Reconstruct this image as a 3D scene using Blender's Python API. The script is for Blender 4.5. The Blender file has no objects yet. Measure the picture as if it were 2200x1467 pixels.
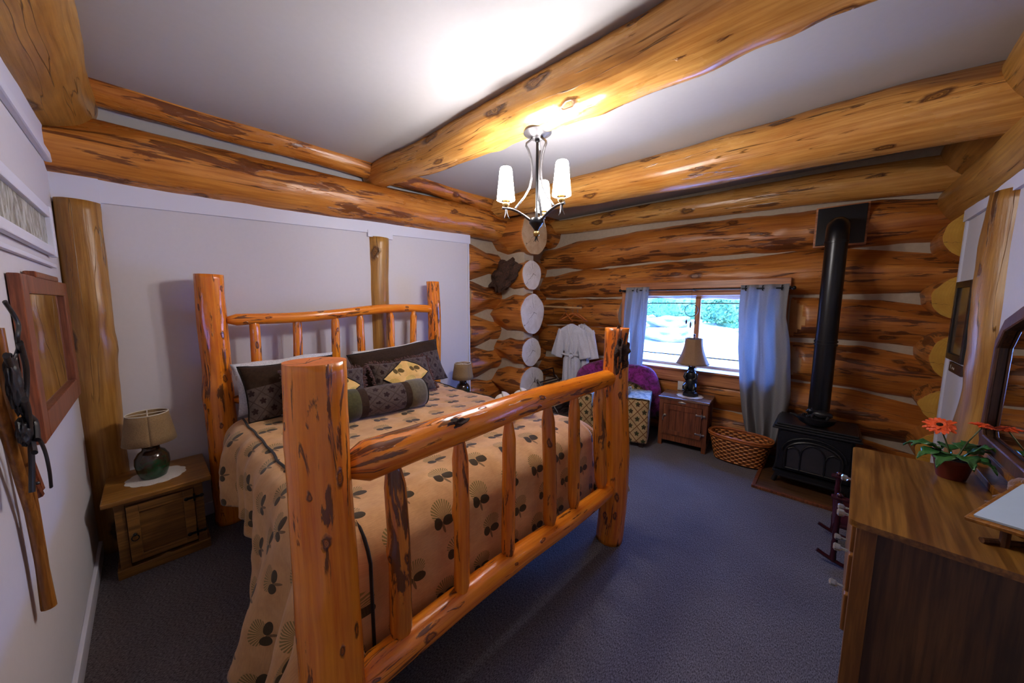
import bpy, bmesh, math, random
from math import sin, cos, pi, radians as R, hypot, atan2, sqrt, exp
from mathutils import Vector as V, Matrix as M, noise as NZ

scene = bpy.context.scene
col = scene.collection
random.seed(7)

# ------------------------------------------------------------------ camera
cam_d = bpy.data.cameras.new('camera')
cam = bpy.data.objects.new('camera', cam_d); col.objects.link(cam)
cam_d.sensor_width = 36.0; cam_d.lens = 732.7 / 2200 * 36.0
cam_d.clip_start = 0.02; cam_d.clip_end = 200
PITCH, YAW, ROLL = .1119, .7516, .0034
fw = V((-sin(YAW)*cos(PITCH), cos(YAW)*cos(PITCH), -sin(PITCH)))
rt = V((cos(YAW), sin(YAW), 0)); up = rt.cross(fw)
r2 = cos(ROLL)*rt + sin(ROLL)*up; u2 = -sin(ROLL)*rt + cos(ROLL)*up
mw = M.Identity(4)
for i in range(3):
    mw[i][0], mw[i][1], mw[i][2] = r2[i], u2[i], -fw[i]
mw[0][3], mw[1][3], mw[2][3] = 0, 0, 1.70
cam.matrix_world = mw
scene.camera = cam

# ------------------------------------------------------------------ world, sun, exposure
EXPOSURE = 1.14
SKY = 21.0
SUN = 9.0
SHADE_EMIT = 58.0
scene.view_settings.view_transform = 'Standard'
scene.view_settings.look = 'None'
scene.view_settings.exposure = EXPOSURE
scene.view_settings.gamma = 1.0
scene.view_settings.use_curve_mapping = False
scene.cycles.use_denoising = True
scene.cycles.max_bounces = 8
scene.cycles.diffuse_bounces = 5
scene.cycles.transparent_max_bounces = 12
scene.cycles.sample_clamp_indirect = 6.0
scene.cycles.caustics_reflective = False
scene.cycles.caustics_refractive = False
w = bpy.data.worlds.new('sky'); scene.world = w; w.use_nodes = True
bg = w.node_tree.nodes['Background']
bg.inputs[0].default_value = (.11, .29, 1.0, 1); bg.inputs[1].default_value = SKY
sd = bpy.data.lights.new('sun', 'SUN'); sd.energy = SUN; sd.angle = R(1.0); sd.color = (1, .93, .8)
so = bpy.data.objects.new('sun', sd); col.objects.link(so)
so.rotation_euler = (R(38), R(14), 0)      # comes over the roof from behind the camera
pd = bpy.data.lights.new('window_portal', 'AREA'); pd.shape = 'RECTANGLE'; pd.size = 1.5; pd.size_y = .95
pd.cycles.is_portal = True
po = bpy.data.objects.new('window_portal', pd); col.objects.link(po)
po.location = (-1.28, 4.96, 1.35); po.rotation_euler = (R(-90), 0, 0)

# ------------------------------------------------------------------ node helper
class NT:
    def __init__(s, name, rough=.5, spec=.5, metal=0.0):
        s.m = bpy.data.materials.new(name); s.m.use_nodes = True
        s.t = s.m.node_tree; s.b = s.t.nodes['Principled BSDF']
        s.b.inputs['Roughness'].default_value = rough
        s.b.inputs['Specular IOR Level'].default_value = spec
        s.b.inputs['Metallic'].default_value = metal
    def n(s, t, **k):
        o = s.t.nodes.new(t)
        for a, v in k.items(): setattr(o, a, v)
        return o
    def put(s, sock, v):
        if isinstance(v, bpy.types.NodeSocket): s.t.links.new(v, sock)
        elif isinstance(v, (tuple, list)) and len(v) == 3 and sock.type == 'RGBA': sock.default_value = (*v, 1)
        else: sock.default_value = v
    def ma(s, op, a, b=0.0, c=0.0):
        o = s.n('ShaderNodeMath', operation=op)
        for i, v in enumerate((a, b, c)):
            s.put(o.inputs[i], v)
        return o.outputs[0]
    def uv(s): return s.n('ShaderNodeTexCoord').outputs['UV']
    def obj(s): return s.n('ShaderNodeTexCoord').outputs['Object']
    def map(s, vec, scale=(1,1,1), loc=(0,0,0), rot=(0,0,0)):
        o = s.n('ShaderNodeMapping'); s.put(o.inputs[0], vec)
        o.inputs['Scale'].default_value = scale; o.inputs['Location'].default_value = loc; o.inputs['Rotation'].default_value = rot
        return o.outputs[0]
    def noise(s, vec, scale=1, detail=3, rough=.55, dist=0.0):
        o = s.n('ShaderNodeTexNoise'); s.put(o.inputs['Vector'], vec)
        o.inputs['Scale'].default_value = scale; o.inputs['Detail'].default_value = detail
        o.inputs['Roughness'].default_value = rough; o.inputs['Distortion'].default_value = dist
        return o.outputs['Fac']
    def vor(s, vec, scale=1, rnd=1.0):
        o = s.n('ShaderNodeTexVoronoi', voronoi_dimensions='2D'); s.put(o.inputs['Vector'], vec); o.inputs['Scale'].default_value = scale
        o.inputs['Randomness'].default_value = rnd
        return o.outputs['Distance'], o.outputs['Color'], o.outputs['Position']
    def ramp(s, f, *st):
        o = s.n('ShaderNodeValToRGB'); s.put(o.inputs[0], f)
        e = o.color_ramp.elements
        while len(e) < len(st): e.new(.5)
        for i, (p, c) in enumerate(st):
            e[i].position = p
            e[i].color = (c, c, c, 1) if isinstance(c, (int, float)) else (*c, 1)
        return o.outputs[0]
    def mix(s, f, a, b):
        o = s.n('ShaderNodeMix', data_type='RGBA')
        s.put(o.inputs[0], f); s.put(o.inputs[6], a); s.put(o.inputs[7], b)
        return o.outputs[2]
    def mulc(s, f, a, b):
        o = s.n('ShaderNodeMix', data_type='RGBA', blend_type='MULTIPLY')
        s.put(o.inputs[0], f); s.put(o.inputs[6], a); s.put(o.inputs[7], b)
        return o.outputs[2]
    def xyz(s, vec):
        o = s.n('ShaderNodeSeparateXYZ'); s.put(o.inputs[0], vec); return o.outputs
    def base(s, c): s.put(s.b.inputs['Base Color'], c); return s
    def bump(s, h, strength=.3, dist=.01):
        o = s.n('ShaderNodeBump'); o.inputs['Strength'].default_value = strength; o.inputs['Distance'].default_value = dist
        s.put(o.inputs['Height'], h); s.put(s.b.inputs['Normal'], o.outputs[0]); return s

def plain(name, c, rough=.5, spec=.5, metal=0.0, var=.0, nscale=8, bump=0):
    t = NT(name, rough, spec, metal)
    f = t.noise(t.obj(), nscale, 4)
    if var: t.base(t.mix(f, tuple(x*(1-var) for x in c), tuple(min(1, x*(1+var)) for x in c)))
    else: t.base(t.mix(.0, c, c))
    if bump: t.bump(f, bump, .005)
    return t.m

def log_mat(name, light, dark, bark, amount=.5, rough=.28, knots=.35, fine=1.0, spec=.5, ks=1.0, ss=1.0):
    t = NT(name, rough, spec); uv = t.uv()
    broad = t.noise(t.map(uv, (1.1, 3.0, 1)), 1, 5, .6)
    grain = t.noise(t.map(uv, (2.0, 42, 1)), 1, 5, .65, .25)
    c = t.mix(t.ramp(broad, (.32, 0), (.68, 1)), dark, light)
    c = t.mulc(t.ramp(grain, (.35, .55), (.62, 0)), c, tuple(x*.62+.0 for x in light))
    # remains of bark and dark streaks running along the log
    st = t.noise(t.map(uv, (2.6/ss, 17/ss, 1)), 1, 6, .62, .6)
    reg = t.noise(t.map(uv, (.9, 2.1, 1), (3.1, 7.7, 0)), 1, 2)
    s2 = t.ma('ADD', st, t.ma('MULTIPLY', t.ma('SUBTRACT', reg, .5), .55))
    th = .74 - .18*amount
    bk = t.ramp(s2, (th, 0), (th+.035, 1))
    c = t.mix(t.ma('MULTIPLY', bk, .82), c, bark)
    # thin checks
    ck = t.ma('ABSOLUTE', t.ma('SUBTRACT', t.noise(t.map(uv, (.55, 9, 1), (9, 2, 0)), 1, 3), .5))
    ckf = t.ma('MULTIPLY', t.ramp(ck, (.0, 1), (.007, 0)), t.ramp(t.noise(t.map(uv, (.7, 2, 1)), 1, 1), (.52, 0), (.56, 1)))
    c = t.mix(t.ma('MULTIPLY', ckf, .8), c, (.03, .012, .004))
    # knots
    wx = t.ma('MULTIPLY', t.ma('SUBTRACT', t.noise(uv, 5/ks, 2), .5), .10*ks)
    cu_ = t.n('ShaderNodeVectorMath', operation='ADD'); t.put(cu_.inputs[0], uv); cmb = t.n('ShaderNodeCombineXYZ'); t.put(cmb.inputs[0], wx); t.put(cmb.inputs[1], wx); t.put(cu_.inputs[1], cmb.outputs[0])
    ku = t.map(cu_.outputs[0], (2.1/ks, 4.3/ks, 1))
    d, cc, _ = t.vor(ku, 1, 1.0)
    cx3 = t.xyz(cc)
    d = t.ma('DIVIDE', d, t.ma('ADD', .55, t.ma('MULTIPLY', cx3[1], .75)))       # knots of different sizes
    wob = t.ma('ADD', d, t.ma('MULTIPLY', t.ma('SUBTRACT', t.noise(uv, 22/ks, 3), .5), .10))
    sel = t.ma('GREATER_THAN', cx3[0], 1-knots)
    core = t.ma('MULTIPLY', t.ramp(wob, (.085, 1), (.10, 0)), sel)
    ring = t.ma('MULTIPLY', t.ramp(wob, (.07, 0), (.09, 1), (.112, 1), (.17, 0)), sel)
    rr = t.ma('SINE', t.ma('MULTIPLY', wob, 170))
    c = t.mix(core, c, t.mix(t.ramp(rr, (0, 0), (1, 1)), tuple(x*.35 for x in dark), tuple(x*.8 for x in dark)))
    c = t.mix(t.ma('MULTIPLY', ring, .85), c, bark)
    t.base(c)
    h = t.ma('ADD', t.ma('MULTIPLY', grain, .25*fine), t.ma('ADD', t.ma('MULTIPLY', bk, -.6), t.ma('MULTIPLY', broad, .9)))
    h = t.ma('ADD', h, t.ma('MULTIPLY', ring, -.6))
    h = t.ma('ADD', h, t.ma('MULTIPLY', ckf, -1.5))
    t.bump(h, .42, .02)
    t.put(t.b.inputs['Roughness'], t.ma('ADD', rough-.06, t.ma('MULTIPLY', broad, .2)))
    return t.m

def end_mat(name, light, dark, crack=(.06, .03, .015)):
    t = NT(name, .6, .25); uv = t.uv(); p = t.xyz(uv)
    r = t.ma('SQRT', t.ma('ADD', t.ma('MULTIPLY', p[0], p[0]), t.ma('MULTIPLY', p[1], p[1])))
    nz = t.noise(uv, 7, 3)
    rings = t.ma('SINE', t.ma('ADD', t.ma('MULTIPLY', r, 420), t.ma('MULTIPLY', nz, 9)))
    c = t.mix(t.ramp(rings, (0, .15), (1, .0)), light, dark)
    c = t.mix(t.ramp(nz, (.35, .6), (.6, 0)), c, dark)
    # radial checks
    ang = t.ma('ARCTAN2', p[1], p[0])
    a2 = t.ma('ADD', ang, t.ma('MULTIPLY', t.noise(uv, 9, 2), .9))
    for k, ph, w0 in ((3, .4, .035), (7, 1.9, .022)):
        ss = t.ma('ABSOLUTE', t.ma('SINE', t.ma('ADD', t.ma('MULTIPLY', a2, k*.5), ph)))
        m = t.ma('LESS_THAN', t.ma('MULTIPLY', ss, r), w0*.12)
        m = t.ma('MULTIPLY', m, t.ma('GREATER_THAN', t.noise(uv, 5+k, 1), .47))
        c = t.mix(t.ma('MULTIPLY', m, .85), c, crack)
    t.base(c); t.bump(t.ma('ADD', rings, nz), .08, .003)
    return t.m

def wood_mat(name, light, dark, axis=0, rough=.4, scale=1.0, spec=.5):
    t = NT(name, rough, spec)
    sc = [14*scale]*3; sc[axis] = 1.2*scale
    o = t.obj()
    g = t.noise(t.map(o, tuple(sc)), 1, 6, .6, 1.1)
    sc2 = [70*scale]*3; sc2[axis] = 3*scale
    g2 = t.noise(t.map(o, tuple(sc2)), 1, 3)
    c = t.mix(t.ramp(g, (.33, 0), (.5, .55), (.66, 1)), dark, light)
    c = t.mulc(t.ramp(g2, (.4, .5), (.6, 0)), c, tuple(x*.55 for x in light))
    t.base(c); t.bump(t.ma('ADD', g, t.ma('MULTIPLY', g2, .5)), .12, .004)
    return t.m

def ell(t, x, y, cx, cy, a, b, rot=0.0):
    dx = t.ma('SUBTRACT', x, cx); dy = t.ma('SUBTRACT', y, cy)
    p = t.ma('ADD', t.ma('MULTIPLY', dx, cos(rot)/a), t.ma('MULTIPLY', dy, sin(rot)/a))
    q = t.ma('ADD', t.ma('MULTIPLY', dx, -sin(rot)/b), t.ma('MULTIPLY', dy, cos(rot)/b))
    return t.ma('ADD', t.ma('MULTIPLY', p, p), t.ma('MULTIPLY', q, q))

def pinecone_mat(name, c1, c2, cw=.215, ch=.17, cone=(.045, .028, .008), green=(.13, .115, .015), cone2=None):
    t = NT(name, .85, .15); uv = t.uv(); p = t.xyz(uv)
    v = t.ma('DIVIDE', p[1], ch); row = t.ma('FLOOR', v)
    jit = t.ma('MULTIPLY', t.ma('SINE', t.ma('MULTIPLY', row, 2.3)), .12)
    u = t.ma('ADD', t.ma('DIVIDE', p[0], cw), t.ma('ADD', t.ma('MULTIPLY', row, .5), jit))
    fx = t.ma('MULTIPLY', t.ma('SUBTRACT', t.ma('FRACT', u), .5), cw)
    fy = t.ma('MULTIPLY', t.ma('SUBTRACT', t.ma('FRACT', v), .5), ch)
    nz = t.noise(uv, 6, 5, .6); fine = t.noise(t.map(uv, (30, 260, 1)), 1, 2)
    c = t.mix(t.ramp(nz, (.35, 0), (.65, 1)), c2, c1)
    c = t.mulc(t.ramp(fine, (.3, .3), (.7, 0)), c, (.55, .5, .45))
    e1 = ell(t, fx, fy, -.027, -.022, .019, .025, .35)
    e2 = ell(t, fx, fy, .025, -.024, .030, .020, -.35)
    # needle fan above the cones
    ang = t.ma('ARCTAN2', t.ma('ADD', fy, .012), fx)
    needles = t.ma('GREATER_THAN', t.ma('SINE', t.ma('ADD', t.ma('MULTIPLY', ang, 34), t.ma('MULTIPLY', nz, 6))), -.15)
    fan = t.ma('MULTIPLY', t.ma('LESS_THAN', ell(t, fx, fy, .0, .018, .052, .040), 1), needles)
    fan = t.ma('MULTIPLY', fan, t.ma('GREATER_THAN', fy, -.012))
    c = t.mix(t.ma('MULTIPLY', fan, .75), c, green)
    stem = t.ma('LESS_THAN', ell(t, fx, fy, .0, -.045, .006, .03, .3), 1)
    c = t.mix(t.ma('MULTIPLY', stem, .7), c, cone)
    sc = t.ma('SINE', t.ma('MULTIPLY', t.ma('ADD', fx, fy), 900))
    sc2 = t.ma('SINE', t.ma('MULTIPLY', t.ma('SUBTRACT', fx, fy), 900))
    cc = t.mix(t.ramp(t.ma('MULTIPLY', sc, sc2), (.0, 0), (.6, .55)), cone, cone2 or tuple(x*2.2 for x in cone))
    c = t.mix(t.ma('LESS_THAN', e1, 1), c, cc)
    c = t.mix(t.ma('LESS_THAN', e2, 1), c, cc)
    t.base(c)
    t.b.inputs['Sheen Weight'].default_value = .25
    t.bump(t.ma('ADD', nz, t.ma('MULTIPLY', fine, .15)), .25, .01)
    return t.m

def leaf_mat(name, bgc, line, motif, s=.085, green=None, rough=.85):
    """diamond lattice with a small leaf in every diamond"""
    t = NT(name, rough, .15); uv = t.uv(); p = t.xyz(uv)
    a = t.ma('DIVIDE', t.ma('ADD', p[0], t.ma('MULTIPLY', p[1], .85)), s*1.3)
    b = t.ma('DIVIDE', t.ma('SUBTRACT', p[0], t.ma('MULTIPLY', p[1], .85)), s*1.3)
    fa = t.ma('SUBTRACT', t.ma('FRACT', a), .5); fb = t.ma('SUBTRACT', t.ma('FRACT', b), .5)
    la = t.ma('GREATER_THAN', t.ma('ABSOLUTE', fa), .462); lb = t.ma('GREATER_THAN', t.ma('ABSOLUTE', fb), .462)
    x = t.ma('ADD', fa, fb); y = t.ma('SUBTRACT', fa, fb)
    r = t.ma('SQRT', t.ma('ADD', t.ma('MULTIPLY', x, x), t.ma('MULTIPLY', y, y)))
    th = t.ma('ARCTAN2', x, y)
    rad = t.ma('ADD', .20, t.ma('MULTIPLY', t.ma('ABSOLUTE', t.ma('COSINE', t.ma('MULTIPLY', th, 2.5))), .16))
    rad = t.ma('ADD', rad, t.ma('MULTIPLY', t.ma('SINE', t.ma('MULTIPLY', th, 15)), .035))
    nz = t.noise(uv, 60, 3); nb = t.noise(uv, 9, 3)
    c = t.mix(t.ramp(nb, (.35, 0), (.65, 1)), tuple(x*.75 for x in bgc), bgc)
    c = t.mulc(t.ramp(nz, (.4, .5), (.6, 0)), c, (.6, .6, .6))
    c = t.mix(t.ma('MAXIMUM', la, lb), c, line)
    if green: motif = t.mix(t.ramp(t.noise(uv, 40, 2), (.45, 0), (.55, 1)), motif, green)
    c = t.mix(t.ma('LESS_THAN', r, rad), c, motif)
    t.base(c); t.b.inputs['Sheen Weight'].default_value = .2
    t.bump(nz, .15, .004)
    return t.m

def fabric(name, c, rough=.9, var=.2, sc=120, sheen=.2, bump=.2):
    t = NT(name, rough, .15); o = t.obj()
    f = t.noise(o, sc, 2); g = t.noise(o, 5, 3)
    cc = t.mix(t.ramp(g, (.3, 0), (.7, 1)), tuple(x*(1-var) for x in c), c)
    cc = t.mulc(t.ramp(f, (.4, .45), (.6, 0)), cc, (.55, .55, .55))
    t.base(cc); t.bump(f, bump, .003); t.b.inputs['Sheen Weight'].default_value = sheen
    return t.m

# ------------------------------------------------------------------ materials
MT = {}
MT['log_wall'] = log_mat('peeled_log_wall', (.66, .27, .055), (.40, .125, .02), (.075, .020, .008), 1.0, .32, .34, ks=.9, ss=1.25)
MT['log_beam'] = log_mat('varnished_log_beam', (.76, .42, .12), (.54, .23, .045), (.075, .022, .009), .55, .22, .42, ks=1.15, ss=1.3)
MT['log_plate'] = log_mat('streaked_plate_log', (.70, .30, .055), (.46, .15, .022), (.11, .028, .010), 1.1, .24, .36, ks=1.0, ss=1.4)
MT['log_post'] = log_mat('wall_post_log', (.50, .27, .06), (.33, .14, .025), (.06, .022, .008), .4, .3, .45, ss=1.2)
MT['bed_log'] = log_mat('amber_bed_log', (.98, .36, .022), (.74, .19, .010), (.050, .014, .005), .88, .17, .34, .7, .7, ks=.36, ss=.6)
MT['bed_dark'] = log_mat('amber_spindle_log', (.80, .29, .022), (.50, .14, .010), (.045, .013, .005), .95, .18, .22, .7, .7, ks=.32, ss=.6)
MT['end'] = end_mat('sawn_log_end', (.60, .42, .26), (.42, .24, .11))
MT['end_pale'] = end_mat('pale_log_end', (.72, .66, .60), (.55, .46, .38))
MT['end_scarf'] = end_mat('sawn_scarf_face', (.66, .36, .14), (.50, .24, .07))
MT['end_yel'] = end_mat('yellow_log_end', (.60, .33, .05), (.42, .2, .025))
MT['bed_end'] = end_mat('amber_post_end', (.80, .24, .06), (.60, .15, .03))
MT['bark'] = None
t = NT('dark_bark', .55, .4); nz = t.noise(t.obj(), 38, 6, .7, 2.0)
t.base(t.mix(t.ramp(nz, (.4, 0), (.62, 1)), (.016, .009, .007), (.15, .070, .045))).bump(nz, .9, .03); MT['bark'] = t.m
MT['white'] = plain('white_plaster', (.61, .59, .63), .75, .2, 0, .03, 40, .05)
MT['trim'] = plain('white_painted_trim', (.66, .67, .78), .5, .35, 0, .02, 9)
MT['ceil'] = plain('ceiling_paint', (.46, .45, .46), .85, .1, 0, .03, 30, .04)
MT['chink'] = plain('chinking_mortar', (.46, .38, .29), .9, .1, 0, .15, 25, .3)
MT['iron'] = plain('black_cast_iron', (.012, .012, .014), .33, .6, .3, .2, 60, .25)
MT['iron_s'] = plain('smooth_black_steel', (.008, .008, .010), .3, .6, .4)
MT['rack'] = plain('dark_brown_rack', (.028, .012, .012), .35, .5)
MT['pewter'] = plain('brushed_pewter', (.085, .08, .085), .42, .5, .75, .15, 40)
MT['bronze'] = plain('aged_gold_ball', (.35, .22, .07), .3, .6, .9, .2, 30)
MT['steel'] = plain('hinge_nickel', (.5, .45, .38), .3, .6, 1)
t = NT('lit_frosted_glass_shade', .3); t.base((.95, .95, .95)); t.b.inputs['Emission Color'].default_value = (1.0, .955, .93, 1); t.b.inputs['Emission Strength'].default_value = SHADE_EMIT; MT['shade_lit'] = t.m
t = NT('carpet_loop', .95, .1); o = t.obj(); f = t.noise(o, 320, 2); g = t.noise(t.map(o, (260, 90, 1), (0, 0, 0), (0, 0, .12)), 1, 2); h = t.noise(o, 1.7, 3)
c = t.mix(t.ramp(g, (.35, 0), (.65, 1)), (.075, .065, .070), (.26, .24, .26)); c = t.mulc(t.ramp(f, (.3, .7), (.6, 0)), c, (.35, .33, .36))
c = t.mulc(t.ramp(h, (.3, .35), (.7, 0)), c, (.5, .48, .5)); t.base(c).bump(t.ma('ADD', f, g), .35, .004); MT['carpet'] = t.m
MT['nightwood'] = wood_mat('honey_pine_furniture', (.28, .13, .027), (.15, .065, .013), 1, .4)
MT['nighttop'] = wood_mat('honey_pine_top', (.38, .18, .035), (.24, .10, .018), 1, .32)
MT['oak'] = wood_mat('golden_oak_top', (.34, .16, .03), (.13, .05, .010), 1, .3, .8)
MT['oak_side'] = wood_mat('dark_oak_panel', (.14, .060, .018), (.05, .022, .008), 2, .45, .8)
MT['oak_leg'] = wood_mat('oak_leg', (.34, .14, .022), (.22, .085, .014), 2, .35)
MT['red_oak'] = wood_mat('red_brown_oak', (.27, .085, .030), (.13, .035, .014), 2, .35)
MT['red_top'] = wood_mat('weathered_oak_top', (.30, .16, .10), (.11, .06, .05), 0, .22, 1.2, .7)
MT['pine_trim'] = wood_mat('pine_window_trim', (.62, .26, .10), (.42, .15, .05), 0, .35, .7)
MT['pine_trim_v'] = wood_mat('pine_window_trim_upright', (.62, .26, .10), (.42, .15, .05), 2, .35, .7)
MT['hearth'] = wood_mat('dark_hearth_board', (.15, .07, .03), (.06, .028, .014), 0, .3, .6)
MT['mirror_frame'] = wood_mat('reddish_mirror_frame', (.34, .10, .04), (.15, .04, .016), 2, .35, 2.2)
MT['dark_frame'] = wood_mat('dark_walnut_frame', (.16, .065, .025), (.07, .028, .012), 2, .3, 2)
MT['black_frame'] = plain('black_picture_frame', (.012, .009, .007), .35)
MT['shoe_wood'] = wood_mat('bent_ash_wood', (.42, .17, .03), (.22, .08, .014), 2, .3, 1.5)
MT['palewood'] = wood_mat('pale_peeled_stick', (.62, .40, .20), (.42, .24, .1), 0, .4, 2)
MT['leather'] = plain('black_leather', (.010, .010, .014), .45, .5, 0, .2, 50, .3)
MT['burgundy'] = plain('burgundy_painted_wood', (.045, .006, .012), .25, .6)
MT['mirror'] = plain('mirror_glass', (.82, .83, .82), .01, .5, 1)
t = NT('window_glass', 0.0)
tr = t.n('ShaderNodeBsdfTransparent'); gl = t.n('ShaderNodeBsdfGlossy'); gl.inputs['Roughness'].default_value = .02
mx = t.n('ShaderNodeMixShader'); mx.inputs[0].default_value = .06
t.t.links.new(tr.outputs[0], mx.inputs[1]); t.t.links.new(gl.outputs[0], mx.inputs[2]); t.t.links.new(mx.outputs[0], t.t.nodes['Material Output'].inputs[0]); MT['glass'] = t.m
t = NT('crystal_knob_glass', .05, .8); t.b.inputs['Transmission Weight'].default_value = .8; t.base((.85, .9, .9)); MT['crystal'] = t.m
t = NT('rippled_transom_glass', .25, .6); nz = t.noise(t.map(t.obj(), (16, 1, 7), (0,0,0), (0, .5, 0)), 1, 4, .6, 1.5)
t.base(t.mix(t.ramp(nz, (.35, 0), (.65, 1)), (.16, .15, .10), (.62, .64, .60))).bump(nz, .6, .02); MT['ripple'] = t.m
MT['duvet'] = pinecone_mat('pinecone_duvet_cloth', (.74, .43, .185), (.57, .30, .115))
MT['yellow'] = pinecone_mat('yellow_pinecone_cloth', (.90, .58, .20), (.74, .42, .12), .16, .14, (.10, .06, .012), (.35, .28, .04))
MT['sham'] = leaf_mat('maple_leaf_jacquard', (.10, .07, .058), (.05, .03, .022), (.020, .006, .005), .085)
MT['chairfab'] = leaf_mat('pine_lattice_upholstery', (.56, .36, .17), (.15, .055, .015), (.05, .02, .012), .115, (.035, .055, .015))
MT['suede'] = fabric('brown_suede', (.040, .020, .010), .85, .3, 60, .08)
MT['suede_green'] = fabric('olive_suede', (.070, .062, .018), .8, .35, 60, .2)
MT['suede_cap'] = fabric('olive_suede_light', (.115, .095, .06), .8, .3, 60, .5)
MT['fringe'] = fabric('maroon_chenille_fringe', (.15, .065, .055), .9, .6, 160, .3, .6)
MT['piping'] = fabric('dark_brown_piping', (.016, .011, .008), .8, .2)
MT['linen'] = fabric('white_pillowcase', (.74, .74, .78), .85, .08)
MT['towel'] = fabric('white_towel', (.70, .64, .58), .95, .12, 220, .4, .6)
MT['robe'] = fabric('white_waffle_robe', (.62, .62, .72), .9, .1, 160, .3, .3)
MT['burlap'] = fabric('tan_burlap_shade', (.31, .20, .10), .85, .12, 190, .1, .4)
MT['shade_tan'] = fabric('tan_bell_shade', (.34, .20, .11), .8, .1, 200, .1, .2)
MT['ivory'] = plain('ivory_shade_trim', (.72, .66, .55), .6)
t = NT('green_glazed_ceramic', .12, .7); nz = t.noise(t.map(t.obj(), (9, 9, 14)), 1, 4, .6, .8)
z = t.xyz(t.obj())[2]
t.base(t.mix(t.ramp(t.ma('ADD', nz, t.ma('MULTIPLY', z, 1.2)), (.50, 0), (.68, 1)), (.006, .055, .022), (.035, .018, .011))); MT['glaze'] = t.m
MT['lace'] = fabric('white_lace', (.72, .66, .60), .9, .05, 300, .1, .8)
t = NT('linen_curtain', .85, .15); uv = t.uv(); wv = t.noise(t.map(uv, (400, 60, 1)), 1, 2); wv2 = t.noise(t.map(uv, (60, 400, 1)), 1, 2)
t.base(t.mix(t.ramp(t.ma('MULTIPLY', wv, wv2), (.15, 0), (.35, 1)), (.24, .235, .24), (.40, .395, .41))); t.bump(wv, .2, .003)
tl = t.n('ShaderNodeBsdfTranslucent'); tl.inputs[0].default_value = (.60, .62, .66, 1)
mx = t.n('ShaderNodeMixShader'); mx.inputs[0].default_value = .33
t.t.links.new(t.b.outputs[0], mx.inputs[1]); t.t.links.new(tl.outputs[0], mx.inputs[2]); t.t.links.new(mx.outputs[0], t.t.nodes['Material Output'].inputs[0]); MT['curtain'] = t.m
t = NT('purple_plush_throw', .9, .2); nz = t.noise(t.obj(), 14, 5, .7, .6)
t.base(t.mix(t.ramp(nz, (.38, 0), (.5, .5), (.62, 1)), (.07, .006, .03), (.30, .02, .24))); t.b.inputs['Sheen Weight'].default_value = .3; t.bump(t.noise(t.obj(), 90, 3), .8, .02); MT['throw'] = t.m
t = NT('woven_basket_splint', .4, .5); uv = t.uv(); p = t.xyz(uv)
a = t.ma('SINE', t.ma('MULTIPLY', p[0], pi/.034)); b_ = t.ma('SINE', t.ma('MULTIPLY', p[1], pi/.022)); sg = t.ma('SIGN', t.ma('MULTIPLY', a, b_))
pr = t.ma('MULTIPLY', t.ma('ABSOLUTE', b_), t.ma('ADD', .35, t.ma('MULTIPLY', t.ma('MULTIPLY', sg, t.ma('ABSOLUTE', a)), .6)))
nz = t.noise(t.map(uv, (40, 70, 1)), 1, 2)
c = t.mix(t.ramp(pr, (.0, 0), (.4, .8), (.8, 1)), (.16, .04, .008), (.90, .34, .08)); t.base(t.mulc(t.ramp(nz, (.35, .6), (.6, 0)), c, (.5, .4, .35))).bump(pr, .9, .012); MT['weave'] = t.m
MT['rim'] = wood_mat('basket_rim', (.55, .17, .035), (.38, .10, .02), 0, .3)
MT['leafg'] = plain('gerbera_leaf', (.035, .13, .03), .35, .5, 0, .45, 25, .3)
MT['petal'] = plain('orange_petal', (.80, .10, .02), .5, .4, 0, .25, 60)
MT['stem'] = plain('plant_stem', (.10, .12, .04), .5)
MT['pot'] = plain('maroon_pot', (.13, .018, .012), .4, .5, 0, .1, 20)
MT['soil'] = plain('potting_soil', (.02, .013, .008), .95, .1, 0, .5, 90, .6)
MT['paper'] = plain('pale_blue_paper', (.42, .52, .62), .6, .3, 0, .08, 14)
MT['teddy'] = fabric('brown_teddy_plush', (.24, .11, .035), .95, .4, 120, .5, .8)
MT['grey_plush'] = fabric('grey_curly_plush', (.34, .31, .28), .95, .5, 90, .5, 1.0)
MT['outlet'] = plain('ivory_outlet', (.62, .58, .52), .4)
t = NT('old_photo_print', .15, .6); nz = t.noise(t.map(t.obj(), (6, 6, 4)), 1, 3)
t.base(t.mix(t.ramp(nz, (.4, 0), (.6, 1)), (.035, .026, .02), (.15, .10, .06))); MT['photo'] = t.m
MT['plaque'] = plain('dark_plaque', (.05, .022, .014), .4)
MT['letter'] = plain('pale_lettering', (.5, .46, .42), .5)
MT['stove_glass'] = plain('sooty_stove_glass', (.03, .028, .03), .12, .8, .0, .4, 7)
t = NT('dry_bright_ground', .95, .1); nz = t.noise(t.obj(), .9, 5)
t.base(t.mix(t.ramp(nz, (.35, 0), (.6, 1)), (.34, .36, .30), (.78, .76, .70))); MT['ground'] = t.m
MT['bush'] = plain('shrub_leaves', (.05, .16, .07), .6, .3, 0, .6, 5)
MT['rock'] = plain('grey_boulder', (.12, .14, .17), .9, .1, 0, .4, 4, .6)

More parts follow.
